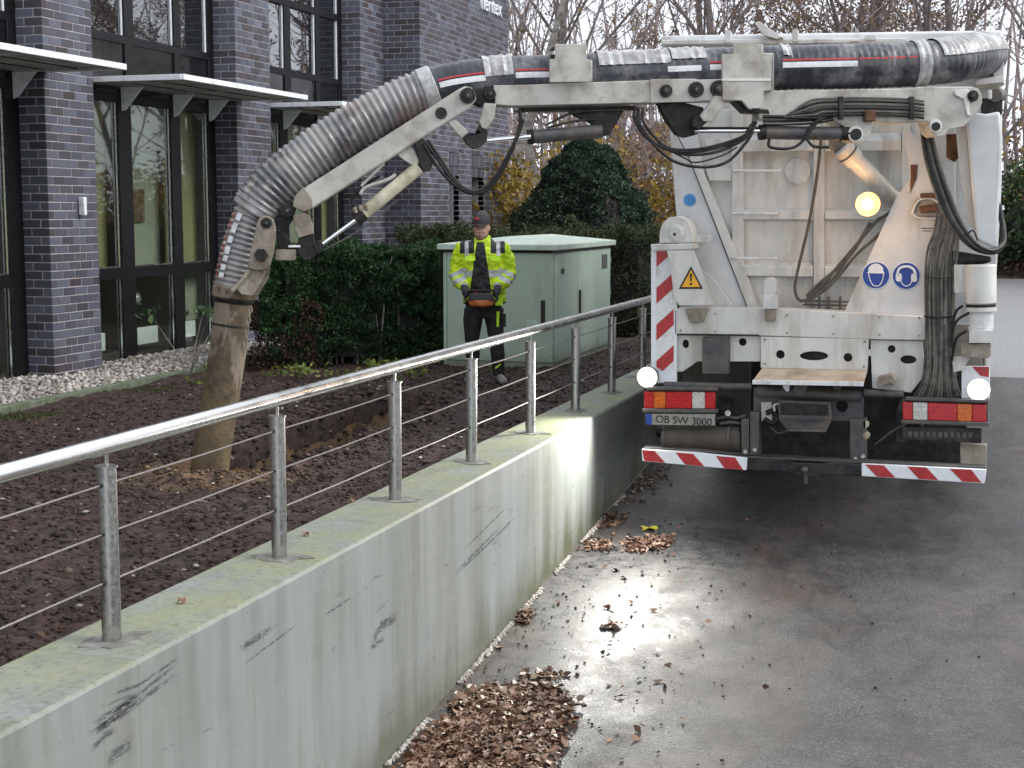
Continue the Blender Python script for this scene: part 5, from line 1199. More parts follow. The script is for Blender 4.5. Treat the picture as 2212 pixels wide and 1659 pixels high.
# first elbow
arm1 = bp('first_arm', [(991, 192), (1004, 186), (1018, 188), (1028, 200), (1029, 216), (1016, 233), (940, 281), (674, 452), (655, 432), (640, 428), (660, 404)], -.12, .20, 'boompaint', bevel=.012)
bp('arm_end_plate', [(636, 424), (656, 403), (674, 428), (676, 450), (655, 458), (632, 446)], -.125, .02, 'mudpaint', arm1)
pin(1011, 206, 16, arm1, -.16); bd('side_boss', 953, 244, 12, -.135, .03, 'grease', arm1)
bp('elbow_knuckle', [(1024, 188), (1070, 184), (1078, 192), (1078, 224), (1040, 230), (1024, 222)], -.08, .16, 'grease'); pin(1059, 203, 12, trk, -.13)
bp('link_plate', [(1046, 222), (1072, 224), (1068, 256), (1052, 280), (1040, 276), (1036, 262)], -.12, .03, 'boompaint'); bp('link_plate', [(1036, 268), (1054, 282), (1052, 305), (1040, 316), (1024, 322), (1006, 310), (1000, 296), (1014, 286), (1026, 288)], -.115, .05, 'grease')
bp('link_plate', [(966, 262), (984, 258), (1012, 284), (1000, 300), (988, 290)], -.10, .03, 'boompaint')
bt('ram_rod', [(1040, 305), (1146, 295)], .018, -.06, 'chrome', trk, 14, n=1); bt('ram_barrel', [(1142, 296), (1300, 283)], .048, -.02, 'chassis_grey', trk, 20, n=1)
bt('ram_end', [(1140, 296), (1152, 295)], .053, -.02, 'grease', trk, 18, n=1)
bp('ram_bracket', [(1228, 238), (1350, 236), (1318, 290), (1300, 296), (1290, 276), (1270, 262), (1240, 250)], -.02, .06, 'grease'); bt('bracket_bar', [(1180, 270), (1230, 246), (1275, 240)], .008, -.06, 'grease'); bt('bracket_bar', [(1182, 276), (1240, 262), (1290, 258)], .008, -.06, 'grease')
for pts in ([(920, 308), (950, 350), (980, 392), (1010, 412), (1040, 410), (1070, 380), (1110, 310), (1124, 262), (1122, 236)], [(924, 302), (956, 350), (990, 396), (1025, 414), (1060, 396), (1090, 350), (1120, 290), (1130, 258)], [(916, 312), (945, 360), (985, 402), (1025, 418), (1062, 402), (1096, 348), (1118, 290)]):
    bt('boom_hose', pts, .012, -.10, 'rubber', trk, 8)
M['ramlit'] = plain('lit_cream_ram_paint', (.60, .57, .44), .4, 0, .06, 7, (.22, .18, .10), .42, 6, .15)
# lower ram; lamplight painted into the cream of its barrel
bp('ram_bracket', [(895, 305), (912, 296), (930, 318), (936, 350), (930, 368), (914, 372), (905, 350)], -.10, .12, 'grease'); bp('bracket_web', [(855, 332), (888, 314), (908, 348), (898, 362), (872, 346)], -.08, .02, 'boompaint')
bt('ram_barrel', [(905, 362), (780, 466)], .046, -.08, 'ramlit', trk, 20, n=1); bt('ram_end', [(786, 461), (768, 476)], .048, -.08, 'grease', trk, 20, n=1); bt('ram_rod', [(770, 474), (696, 528)], .016, -.08, 'chrome', trk, 14, n=1)
bt('rod_guard', [(858, 432), (848, 440), (790, 490), (700, 540)], .006, -.10, 'chassis_grey', trk, 6, n=2); bt('lever_bar', [(855, 376), (838, 388), (790, 405), (778, 420)], .012, -.09, 'boompaint', trk, 8); bt('lever_bar', [(830, 352), (812, 370), (780, 402)], .010, -.09, 'boompaint', trk, 8)
for x, y in ((765, 448), (776, 444), (788, 442)): bt('hose_fitting', [(x, y), (x + 5, y + 12)], .014, -.12, 'mudpaint', trk, 8, n=1)
bt('boom_hose', [(770, 452), (760, 430), (790, 400), (820, 380)], .010, -.06, 'rubber', trk, 8)
# nozzle joint
bp('wrist_knuckle', [(590, 440), (625, 430), (640, 445), (632, 475), (612, 500), (585, 490), (575, 466)], -.06, .14, 'grease'); pin(620, 455, 14, trk, -.11)
wp = bp('wrist_plate', [(553, 490), (558, 474), (568, 466), (580, 466), (591, 474), (596, 492), (592, 545), (584, 572), (572, 584), (552, 583), (535, 578), (541, 540)], -.19, .03, 'mudpaint')
pin(575, 482, 11, wp, -.21); bd('big_nut', 564, 551, 14, -.215, .04, 'grease', wp, 6)
bp('curved_link', [(632, 466), (655, 458), (668, 466), (676, 486), (678, 505), (645, 514), (636, 490)], -.12, .05, 'mudpaint'); bp('curved_link', [(645, 514), (678, 505), (684, 545), (676, 560), (655, 562), (640, 545)], -.11, .08, 'grease')
bp('rod_head', [(672, 528), (690, 518), (702, 532), (690, 548), (676, 548)], -.11, .08, 'grease'); bp('tool_box', rrect(595, 539, 639, 562, 4), -.13, .12, 'mudpaint'); bp('box_lid', rect(622, 530, 649, 535), -.12, .08, 'wht')
bp('box_arm', [(596, 498), (612, 500), (640, 540), (600, 540)], -.06, .06, 'grease')
bp('jaw', [(540, 583), (575, 586), (560, 618), (545, 640), (520, 636), (505, 618)], -.17, .03, 'mudpaint'); bt('jaw_bar', [(538, 584), (520, 608), (502, 628)], .014, -.19, 'mudpaint', trk, 8)
bp('jaw', [(560, 560), (586, 562), (580, 600), (556, 640), (540, 640), (562, 600)], -.08, .03, 'mudpaint')
# ---- the hose and pipe
hc = [(500, 640), (504, 610), (515, 560), (532, 500), (556, 448), (596, 398), (650, 352), (720, 302), (800, 254), (870, 218), (938, 192)]
hp_ = spline([BP(x, y, .03) for x, y in hc], 18)
r_seed = 1.7
def corrugate(path, r0, step=.034, amp=.009, dirt=0):
    # resample by length, rings bulge
    L = [0.0]
    for a, b in zip(path[:-1], path[1:]): L.append(L[-1] + (b - a).length)
    n = int(L[-1] / (step / 4)); P, R = [], []; j = 0
    for i in range(n + 1):
        s_ = L[-1] * i / n
        while j < len(L) - 2 and L[j + 1] < s_: j += 1
        t = (s_ - L[j]) / max(1e-9, L[j + 1] - L[j]); P.append(path[j].lerp(path[j + 1], t))
        rr = (r0(s_ / L[-1]) if callable(r0) else r0) * (1 + .022 * noise.noise(Vector((s_ * 5, r_seed, 0))))
        R.append(rr + amp * (.75 + .5 * noise.noise(Vector((i // 4 * .7, 3, 1)))) * (1, .45, -.7, .45)[i % 4] + random.uniform(-.001, .001))
    return P, R
n = NT('dirty_corrugated_hose'); v = n.coord('Object'); f = n.noise(v, 3.2, 4, .55); z = n.xyz(n.n('NewGeometry').outputs['Normal'])[2]
c = n.mix(n.ramp(f, [(.40, 0.0), (.62, 1.0)]), (.075, .077, .084), (.26, .258, .252))
c = n.mix(n.ramp(n.noise(v, 9, 6, .7), [(.52, 0.0), (.66, .85)]), c, (.36, .325, .29)); c = n.mix(n.ramp(n.noise(v, 3, 5, .6), [(.54, 0.0), (.72, .55)]), c, (.22, .13, .115))
n.bump(n.noise(v, 60, 5), .3, .006); M['hose'] = n.base(c, n.ramp(f, [(.4, .22), (.7, .42)]), 0, .8)
M['hose2'] = plain('dark_lined_hose', (.035, .038, .05), .33, 0, .2, 8, (.25, .25, .26), .42, 4.5, .2)
M['wrap'] = plain('torn_plastic_wrap', (.46, .465, .47), .20, 0, .2, 9, (.17, .155, .145), .62, 7, .6, (1, 2.5, 1))
n = NT('mud_caked_pipe'); v = n.coord('Object'); a_ = n.noise(n.coord('Object', (1, 1, .55)), 4.2, 7, .62, .5); b_ = n.noise(v, 16, 6, .7)
c = n.mix(n.ramp(b_, [(.35, 0.0), (.65, 1.0)]), (.055, .038, .022), (.115, .085, .052)); c = n.mix(n.ramp(a_, [(.50, 0.0), (.545, .9)]), c, n.mix(b_, (.15, .12, .09), (.26, .215, .165)))
n.bump(n.math('ADD', a_, n.math('MULTIPLY', b_, .5)), .7, .02); M['muddy'] = n.base(c, .75)
M['mudlow'] = plain('wet_mud', (.085, .060, .032), .7, 0, .25, 9, (.17, .12, .06), .5, 6, .7)
k0 = int(len(hp_) * .40)
P, R = corrugate(hp_[:k0 + 4], .130, .038, .011); h_ = B().tube(P, R, 28).build('suction_hose', 'hose', trk, True); h_.data.set_sharp_from_angle(angle=3.1)
lbp = [p_ for p_ in hp_[int(k0 * .30):int(k0 * .98)]]; sg0 = -1 if (lbp[-1] - lbp[0]).cross(Vector((0, 0, 1))).dot(BN) < 0 else 1
for q0_, q1_ in ((0, .10), (.13, .22), (.25, .34), (.36, .46), (.50, .58), (.62, .74), (.78, .88)):
    a__, b__ = int(q0_ * len(lbp)), int(q1_ * len(lbp)) + 1
    if b__ - a__ > 1:
        B().arc(lbp[a__:b__], .128, sg0 * -1.12, sg0 * -1.42, 3, Vector((-.6, 0, .8)), .012).build('hose_print', 'wht', h_, True, fix=False)
        B().arc(lbp[a__:b__], .128, sg0 * -.86, sg0 * -.95, 2, Vector((-.6, 0, .8)), .012).build('hose_print', 'red', h_, True, fix=False)
P, R = corrugate(hp_[k0:], lambda t: .165 - .012 * t, .046, .014); h2_ = B().tube(P, R, 32).build('hose_sleeve', 'hose', trk, True); h2_.data.set_sharp_from_angle(angle=3.1)
e0 = hp_[-1]; ed = (hp_[-1] - hp_[-6]).normalized()
B().cyl(e0 - ed * .09, e0 + ed * .01, .166, 32).build('sleeve_cuff', 'wrap', h2_, True, bevel=.01); q0 = hp_[k0]; qd = (hp_[k0 + 3] - hp_[k0]).normalized()
B().cyl(q0 - qd * .05, q0 + qd * .06, .163, 32, .170).build('sleeve_cuff', 'wrap', h2_, True, bevel=.01)
# long lined hose to the truck, bending back over the tank at its right end
hl = [BP(*p) for p in [(925, 196, .05), (980, 182, .05), (1050, 173, .06), (1120, 168, .06), (1200, 166, .07), (1300, 161, .07), (1420, 156, .07), (1540, 151, .08), (1660, 147, .08), (1800, 144, .08), (1920, 141, .10), (2010, 136, .12)]] + [BP(2068, 128, .22), BP(2110, 120, .42), BP(2128, 118, .75), BP(2130, 122, 1.2)]
hl = spline(hl, 14); P, R = corrugate(hl, lambda t: .150 + .012 * t, .05, .0035); h3_ = B().tube(P, R, 36).build('suction_hose', 'hose2', trk, True); h3_.data.set_sharp_from_angle(angle=3.1)
def seg_of(path, x0, x1):
    o = []
    for p in path:
        d = p - CAM; f_ = 1106 + FOC * d.dot(_r) / d.dot(_f)
        if x0 <= f_ <= x1: o.append(p)
    return o
up = Vector((0, 0, 1))
def front_band(x0, x1, a0, a1, mat, nm, th=.006):
    sg_ = seg_of(P, x0, x1)
    if len(sg_) < 3: return
    # path runs left to right: positive angle from up turns away, so use side sign towards the camera
    s = -1 if (sg_[-1] - sg_[0]).cross(up).dot(BN) < 0 else 1
    o = B().arc(sg_, .155, s * -a0, s * -a1, 3, up, th); o = o.build(nm, mat, h3_, True, fix=False); return o
P = P[:int(len(P) * .93)]
for x0, x1 in ((945, 1045), (1105, 1185), (1520, 1558), (1674, 1835), (1835, 1966)):
    front_band(x0, x1, 1.28, 1.36, 'red', 'red_line'); front_band(x0, x1, 1.42, 1.66, 'wht' if x1 < 1836 else 'hose_print', 'print_band') if x1 < 1836 else front_band(x0, x1, 1.42, 1.66, 'chassis_grey', 'print_band')
front_band(1430, 1505, 1.42, 1.66, 'wht', 'print_band', .006)
def wraps(x0, x1, r, a, nm='plastic_wrap'):
    sg_ = seg_of(P, x0, x1)
    if len(sg_) > 2:
        rr = [r + .004 * math.sin(i * 1.3) + random.uniform(-.003, .004) for i in range(len(sg_))]
        s = -1 if (sg_[-1] - sg_[0]).cross(up).dot(BN) < 0 else 1
        B().arc(sg_, rr, s * -a[0], s * -a[1], 18, up, .004).build(nm, 'wrap', h3_, True, fix=False)
wraps(1040, 1108, .160, (-.9, 1.5)); wraps(1284, 1440, .158, (-.8, 1.25)); wraps(1440, 1520, .160, (-.9, 1.1)); wraps(1966, 1992, .166, (-.9, 3.0)); wraps(2010, 2130, .168, (-1.2, 1.35)); wraps(1678, 1700, .160, (-.6, 1.1))
def sg_letters():
    pts_ = [(1000, 'O 250'), (1145, '25 B'), (1465, 'HYDRO'), (1538, '25 BA'), (1800, 'AEROSCHLAUCH 25 BAR')]
# pipe
pt = [BP(505, 640, .0), BP(493, 754, .0), BP(481, 831, .0), BP(463, 940, .0), BP(455, 1000, .0), BP(445, 1062, .0)]
pipe = B().tube(pt[:4], .127, 32).build('suction_pipe', 'muddy', trk, True)
B().tube(pt[2:], [.1285, .130, .133, .136], 32).build('pipe_mouth', 'mudlow', pipe, True)
B().tube([pt[0].lerp(pt[1], .52), pt[0].lerp(pt[1], .56)], .131, 32).build('pipe_seam', 'grease', pipe, True)
pdv = (pt[1] - pt[0]).normalized()
B().cyl(pt[0] - pdv * .07, pt[0] + pdv * .015, .150, 36).build('flange', 'muddy', pipe, True, bevel=.01); B().cyl(pt[0] + pdv * .018, pt[0] + pdv * .045, .148, 36, .135).build('flange_ring', 'grease', pipe, True, bevel=.004)
# chain on the pipe
for k in range(9):
    c_ = BP(541 - 1.9 * k * 1.0, 668 + 11.5 * k, -.155 + .02); vv = []
    ax_ = (BP(560, 668, 0) - BP(540, 668, 0)).normalized() if k % 2 == 0 else -BN
    for i in range(12):
        t = 2 * math.pi * i / 12; vv.append(c_ + ax_ * (.011 * math.cos(t)) + Vector((0, 0, 1)) * (.024 * math.sin(t)))
    vv.append(vv[0]); vv.append(vv[1]); B().tube(vv, .0042, 5, cap=False).build('chain_link', 'mudpaint', pipe, True)
# clods flung round the pit
P_ = np.stack([rng.normal(-4.9, .24, 600), rng.normal(8.95, .22, 600), np.zeros(600)], 1); P_[:, 2] = [soil_z(a, b) + .008 for a, b, _ in P_]
M['ochreclod'] = islandmat('ochre_clods', [(0, (.06, .036, .02)), (.5, (.15, .095, .05)), (1, (.28, .20, .115))], .85); V, F = stones(P_, .012, .7, .8); o = npmesh('spoil_crumbs', V, F, 'ochreclod'); tag(o, 'ochre crumbs of subsoil round the suction pit', kind='stuff')
# ================================================================== WORKER
px_, py_ = S(1045, 838, 14.7).x, 14.7
man = thing('person', (px_, py_, soil_z(px_, py_)), 'man in yellow hi-vis jacket and dark cap standing before the green cabinet', 'person', rz=math.radians(18.2))
def loc(o):
    o.matrix_parent_inverse = Matrix.Identity(4); o.location = (0, 0, 0); return o
TH_ = math.radians(-16); ND_ = math.radians(5)
def mk(mb, name, mat, voxel=0, smooth_=2, par=man, disp=0, sc_=.1):
    for i_, (x_, y_, z_) in enumerate(mb.v):
        k_ = min(1, max(0, (z_ - 1.49) / .06))
        if k_ > 0:
            a_ = TH_ * k_; xx_, yy_ = x_ + .018, y_; x_, y_ = -.018 + xx_ * math.cos(a_) - yy_ * math.sin(a_), xx_ * math.sin(a_) + yy_ * math.cos(a_)
            mb.v[i_] = (x_, y_, z_ + y_ * math.sin(ND_) * k_)
    o = mb.build(name, mat, None, True, fix=False); o.parent = par
    if voxel:
        m = o.modifiers.new('remesh', 'REMESH'); m.mode = 'VOXEL'; m.voxel_size = voxel; m.use_smooth_shade = True
        if smooth_: q = o.modifiers.new('smooth', 'SMOOTH'); q.iterations = smooth_; q.factor = .6
        if disp:
            t = bpy.data.textures.new(name + '_folds', 'CLOUDS'); t.noise_scale = sc_; t.noise_depth = 2
            d = o.modifiers.new('folds', 'DISPLACE'); d.texture = t; d.strength = disp; d.mid_level = .5
    return o
ex, ey = (1, 0, 0), (0, 1, 0)
# body: one continuous skin surface
b = B()
b.loft([((-.01, 0, .80), ex, ey, .16, .11), ((-.01, 0, .95), ex, ey, .155, .11), ((-.01, 0, 1.15), ex, ey, .16, .11), ((-.01, 0, 1.35), ex, ey, .18, .11), ((-.01, 0, 1.44), ex, ey, .13, .08), ((-.015, 0, 1.49), ex, ey, .06, .06)])
b.tube([(-.015, .01, 1.44), (-.018, -.005, 1.58)], [.060, .056], 16)
b.loft([((-.018, -.028, 1.512), ex, ey, .036, .042), ((-.018, -.022, 1.535), ex, ey, .058, .070), ((-.018, -.012, 1.57), ex, ey, .069, .086), ((-.018, -.004, 1.62), ex, ey, .075, .095), ((-.018, 0, 1.67), ex, ey, .078, .100), ((-.018, .004, 1.72), ex, ey, .076, .098), ((-.018, .006, 1.77), ex, ey, .058, .074), ((-.018, .006, 1.79), ex, ey, .03, .035)], 24)
b.loft([((-.018, -.098, 1.650), ex, ey, .009, .010), ((-.018, -.104, 1.625), ex, ey, .012, .014), ((-.018, -.112, 1.602), ex, ey, .017, .018), ((-.018, -.100, 1.590), ex, ey, .014, .012)], 12)      # nose
for s in (-1, 1):
    b.ball((-.018 + s * .079, .008, 1.625), .012, .022, .032, 10, 7)
    b.ball((-.018 + s * .036, -.078, 1.612), .024, .022, .022, 10, 7)                                   # cheek
    b.tube([(-.018 + s * .012, -.094, 1.652), (-.018 + s * .04, -.088, 1.656), (-.018 + s * .06, -.070, 1.650)], .008, 8)   # brow
    sx = s
    sh = (.20 * s - .01, .0, 1.42); el = ((-.285 if s < 0 else .275), .03, 1.14); wr = ((-.185 if s < 0 else .135), -.21, 1.00)
    b.tube([sh, el], [.055, .045], 12); b.tube([el, wr], [.045, .032], 12); b.ball(el, .046)
    hp = (.095 * s, 0, .84); kn = ((-.115, .01, .46) if s < 0 else (.135, -.02, .46)); an = ((-.115, .12, .08) if s < 0 else (.165, .0, .08))
    b.tube([hp, kn], [.085, .058], 12); b.tube([kn, an], [.058, .040], 12); b.ball(kn, .06)
b.tube([(-.018, -.098, 1.565), (-.018, -.096, 1.560)], .008, 8)
body = mk(b, 'body', 'skin', .0095, 1)
# beard shadow, mouth, eyes
f = B().loft([((-.018, -.035, 1.506), ex, ey, .032, .040), ((-.018, -.028, 1.530), ex, ey, .060, .073), ((-.018, -.017, 1.560), ex, ey, .071, .088), ((-.018, .000, 1.588), ex, ey, .074, .080)], 24); mk(f, 'beard', 'beard', .006, 1)
f = B()
f.tube([(-.042, -.104, 1.566), (-.018, -.109, 1.564), (.006, -.104, 1.566)], .0045, 6); mk(f, 'mouth', 'rust')
for s in (-1, 1):
    e = B().ball((-.018 + s * .031, -.086, 1.638), .011, .008, .007, 10, 6); mk(e, 'eye', 'black')
# cap
c_ = B(); c_.loft([((-.018, .004, 1.682), ex, ey, .089, .110), ((-.018, .004, 1.72), ex, ey, .091, .112), ((-.018, .006, 1.765), ex, ey, .080, .098), ((-.018, .008, 1.795), ex, ey, .055, .066), ((-.018, .008, 1.810), ex, ey, .02, .025)], 28)
cap = mk(c_, 'cap', 'capcloth')
k = 13; br_ = B(); top = []; 
for i in range(k):
    t = math.pi * (i / (k - 1)); x = -.018 + .082 * math.cos(t); top.append((x, -.055 - .125 * math.sin(t) ** .8, 1.690 - .012 * math.sin(t) - .018 * abs(math.cos(t)) + .010))
br_.prism([(x, y, z - .012) for x, y, z in top], (0, 0, .007)); mk(br_, 'cap_peak', 'capcloth', par=cap)
lg = B().ball((-.040, -.098, 1.735), .026, .012, .020, 10, 6); mk(lg, 'cap_logo', 'caplogo', par=cap)
# trousers
t_ = B()
t_.loft([((.0, 0, .70), ex, ey, .185, .125), ((.0, 0, .80), ex, ey, .19, .13), ((.0, 0, .95), ex, ey, .175, .125)])
for s in (-1, 1):
    kn = ((-.120, .00, .46) if s < 0 else (.135, -.03, .46)); an = ((-.12, .12, .09) if s < 0 else (.165, .0, .08))
    t_.tube([(.102 * s, 0, .78), (.115 * s, -.005, .64), kn, ((kn[0] + an[0]) / 2, (kn[1] + an[1]) / 2 + .01, .27), an], [.108, .098, .078, .074, .066], 16)
tr_ = mk(t_, 'trousers', 'trouser', .012, 2, disp=.022, sc_=.09)
g_ = B().prism([(.137, -.112, .765), (.168, -.110, .765), (.160, -.116, .607), (.136, -.118, .607)], (0, .012, 0)); mk(g_, 'trouser_stripe', 'hiviz', par=tr_)
g_ = B().prism([(.120, -.078, .175), (.180, -.080, .215), (.180, -.080, .200), (.124, -.078, .155)], (0, .014, 0)); mk(g_, 'trouser_stripe', 'hiviz', par=tr_)
g_ = B().prism([(.185, -.105, .74), (.235, -.07, .74), (.235, -.07, .60), (.19, -.10, .60)], (0, .03, 0)); mk(g_, 'cargo_pocket', 'trouser', par=tr_)
# shoes
for s, (ax_, ay_, yaw_) in ((-1, (-.12, .10, -.25)), (1, (.165, -.02, .25))):
    m = B(); d = Vector((math.sin(yaw_), -math.cos(yaw_), 0)); p_ = Vector((d.y, -d.x, 0)); o_ = Vector((ax_, ay_, 0))
    m.loft([(o_ - d * .07 + Vector((0, 0, .05)), p_, (0, 0, 1), .035, .045), (o_ - d * .03 + Vector((0, 0, .06)), p_, (0, 0, 1), .042, .060), (o_ + d * .05 + Vector((0, 0, .055)), p_, (0, 0, 1), .045, .050), (o_ + d * .14 + Vector((0, 0, .042)), p_, (0, 0, 1), .050, .040), (o_ + d * .20 + Vector((0, 0, .035)), p_, (0, 0, 1), .040, .032), (o_ + d * .225 + Vector((0, 0, .03)), p_, (0, 0, 1), .015, .018)], 16)
    shoe = mk(m, 'shoe', 'shoe', .009, 1)
    m = B(); out = [o_ + d * (.075 + .158 * math.cos(a)) + p_ * (.050 * math.sin(a)) for a in [2 * math.pi * i / 18 for i in range(18)]]
    m.prism([(v_.x, v_.y, .004) for v_ in out], (0, 0, .022)); mk(m, 'sole', 'black', par=shoe)
# jacket with printed zones
n = NT('hiviz_jacket'); x, y, z = n.xyz(); v = n.coord()
yel = n.mix(n.ramp(n.noise(v, 9, 5), [(.35, 0.0), (.7, 1.0)]), (.40, .60, .01), (.68, .90, .02))
def AND(*a):
    r_ = a[0]
    for q_ in a[1:]: r_ = n.math('MULTIPLY', r_, q_)
    return r_
def OR(a, b_): return n.math('MAXIMUM', a, b_)
ax = n.math('ABSOLUTE', n.math('ADD', x, .01)); front = n.math('LESS_THAN', y, -.02)
wob = n.math('MULTIPLY', n.math('SUBTRACT', n.noise(v, 8, 3), .5), .05); zz = n.math('ADD', z, wob)
silv = AND(n.band(zz, 1.125, 1.200), n.math('LESS_THAN', ax, .20))
sl = n.math('ADD', zz, n.math('MULTIPLY', n.math('SUBTRACT', ax, .28), .45))
silv = OR(silv, AND(n.math('GREATER_THAN', ax, .17), OR(n.band(sl, 1.130, 1.182), n.band(sl, 1.055, 1.105)), n.math('GREATER_THAN', z, 1.02)))
patch = AND(n.band(z, 1.37, 1.53), n.band(ax, .085, .235)); strip_ = AND(n.band(z, 1.30, 1.56), n.band(ax, .145, .185), front)
pock = AND(n.band(zz, 1.335, 1.345), n.band(ax, .08, .19), front)
cx2 = n.math('SUBTRACT', x, -.030); wdt = n.math('MULTIPLY_ADD', z, -.145, .255)
open_ = AND(front, n.math('LESS_THAN', n.math('ABSOLUTE', cx2), wdt), n.math('LESS_THAN', z, 1.49))
low = n.math('LESS_THAN', zz, .865)
c = n.mix(silv, yel, (.40, .42, .44)); c = n.mix(patch, c, (.018, .018, .022)); c = n.mix(strip_, c, (.50, .52, .55)); c = n.mix(pock, c, (.16, .26, .02))
c = n.mix(low, c, (.02, .02, .022)); c = n.mix(open_, c, (.010, .010, .012))
n.bump(n.noise(v, 22, 5), .5, .02); M['jacket'] = n.base(c, .65)
j = B()
j.loft([((.01, 0, .85), ex, ey, .225, .150), ((.01, 0, .92), ex, ey, .232, .160), ((.005, 0, 1.05), ex, ey, .225, .160), ((.0, 0, 1.20), ex, ey, .225, .160), ((-.005, .0, 1.34), ex, ey, .232, .155), ((-.01, .0, 1.43), ex, ey, .225, .130), ((-.01, .0, 1.485), ex, ey, .150, .100), ((-.012, .005, 1.515), ex, ey, .100, .088)], 28)
j.loft([((-.012, .012, 1.46), ex, ey, .105, .095), ((-.014, .02, 1.52), ex, ey, .088, .086), ((-.014, .03, 1.548), ex, ey, .080, .078)], 24)
for s in (-1, 1):
    sh = (.205 * s - .01, .0, 1.425); md = ((-.275 if s < 0 else .262), .02, 1.29); el = ((-.290 if s < 0 else .275), .03, 1.150); fm = ((-.262 if s < 0 else .225), -.09, 1.075); wr = ((-.200 if s < 0 else .150), -.195, 1.035)
    j.tube([(.15 * s, 0, 1.43), sh, md, el, fm, wr], [.080, .080, .074, .075, .066, .056], 18)
    j.ball(sh, .080, .080, .064); j.ball(el, .077, .078, .078)
jk = mk(j, 'jacket', M['jacket'], .0105, 3, disp=.045, sc_=.06)
m = B()
m.prism([(.125, -.155, .90), (.205, -.135, .90), (.197, -.14, .832), (.122, -.16, .83)], (0, .02, 0)); mk(m, 'jacket_flap', 'hiviz', par=jk)
for s in (-1, 1):
    m = B().prism([(s * .13 - .06, -.160, 1.345), (s * .13 + .045, -.160, 1.345), (s * .13 + .045, -.172, 1.302), (s * .13 - .01, -.176, 1.290), (s * .13 - .06, -.172, 1.305)], (0, .012, 0)); mk(m, 'pocket_flap', 'hiviz', par=jk)
m = B().prism([(-.055, -.152, 1.02), (.02, -.152, 1.02), (.0, -.13, 1.48), (-.045, -.12, 1.48)], (0, .03, 0)); 
# remote control with both hands on it
rc = thing('remote_control', (px_, py_, .9), 'black and orange remote control held in both gloved hands by the worker', 'remote control', rz=math.radians(18.2))
def w2(mb, name, mat, par, vox=0, bevel=0):
    o = mb.build(name, mat, None, True, fix=True, bevel=bevel); o.parent = par; o.location = (0, 0, -.9 + soil_z(px_, py_)); return o
m = B(); m.prism([(-.150, -.20, .895), (.105, -.20, .895), (.100, -.20, .955), (.07, -.20, .968), (-.115, -.20, .968), (-.146, -.20, .955)], (0, -.16, 0)); w2(m, 'panel_housing', 'remote', rc, bevel=.012)
m = B(); m.loft([((-.022, -.285, .820), ex, ey, .075, .045), ((-.022, -.285, .845), ex, ey, .125, .085), ((-.022, -.285, .885), ex, ey, .140, .092), ((-.022, -.285, .898), ex, ey, .135, .088)], 20); w2(m, 'orange_shell', 'remoteorange', rc)
for x in (-.09, -.05, .02, .06):
    m = B().cyl((x, -.30, .965), (x, -.31, .998), .005, 8).ball((x, -.31, 1.0), .009); w2(m, 'joystick', 'black', rc)
w2(B().cyl((-.075, -.345, .965), (-.075, -.345, .982), .012, 12), 'red_button', 'caplogo', rc)
w2(B().tube([(-.145, -.30, .97), (-.14, -.35, 1.0), (.09, -.35, 1.0), (.10, -.30, .97)], .007, 8), 'hand_guard', 'chassis', rc)
def hand(s, name):
    h = B(); w0 = Vector(((-.200 if s < 0 else .150), -.195, 1.03)); pm = Vector(((-.178 if s < 0 else .132), -.262, .965))
    h.tube([w0 + Vector((0, .02, .012)), w0 * .5 + pm * .5, pm], [.040, .040, .042], 14)
    h.ball(pm, .034, .046, .048, 12, 8)
    for i in range(4):
        y_ = -.228 - .026 * i; L = (.92, 1.0, .96, .80)[i]
        a0 = pm + Vector((-s * -.006, 0, -.02)); a0.y = y_
        k1 = Vector((a0.x + s * .012, y_ - .004, .942 - .030 * L)); k2 = Vector((a0.x - s * .008, y_ - .006, .908 - .022 * L)); k3 = Vector((a0.x - s * .034, y_ - .004, .893 - .010 * L))
        h.tube([a0, k1, k2, k3], [.0135, .0125, .0115, .0095], 8); h.ball(k3, .0098)
    t0 = pm + Vector((-s * .012, -.012, .020)); t1 = t0 + Vector((-s * .028, -.020, .012)); t2 = t1 + Vector((-s * .022, -.016, .000))
    h.tube([t0, t1, t2], [.0165, .0135, .0105], 8); h.ball(t2, .0108)
    o = mk(h, name, 'glove', .0058, 1)
    k = B().tube([w0 + Vector((0, .012, .010)), w0 + Vector((0, -.012, -.010))], [.047, .047], 16); mk(k, 'glove_strap', 'gloveband', par=o)
    return o
hand(-1, 'gloved_hand'); hand(1, 'gloved_hand')

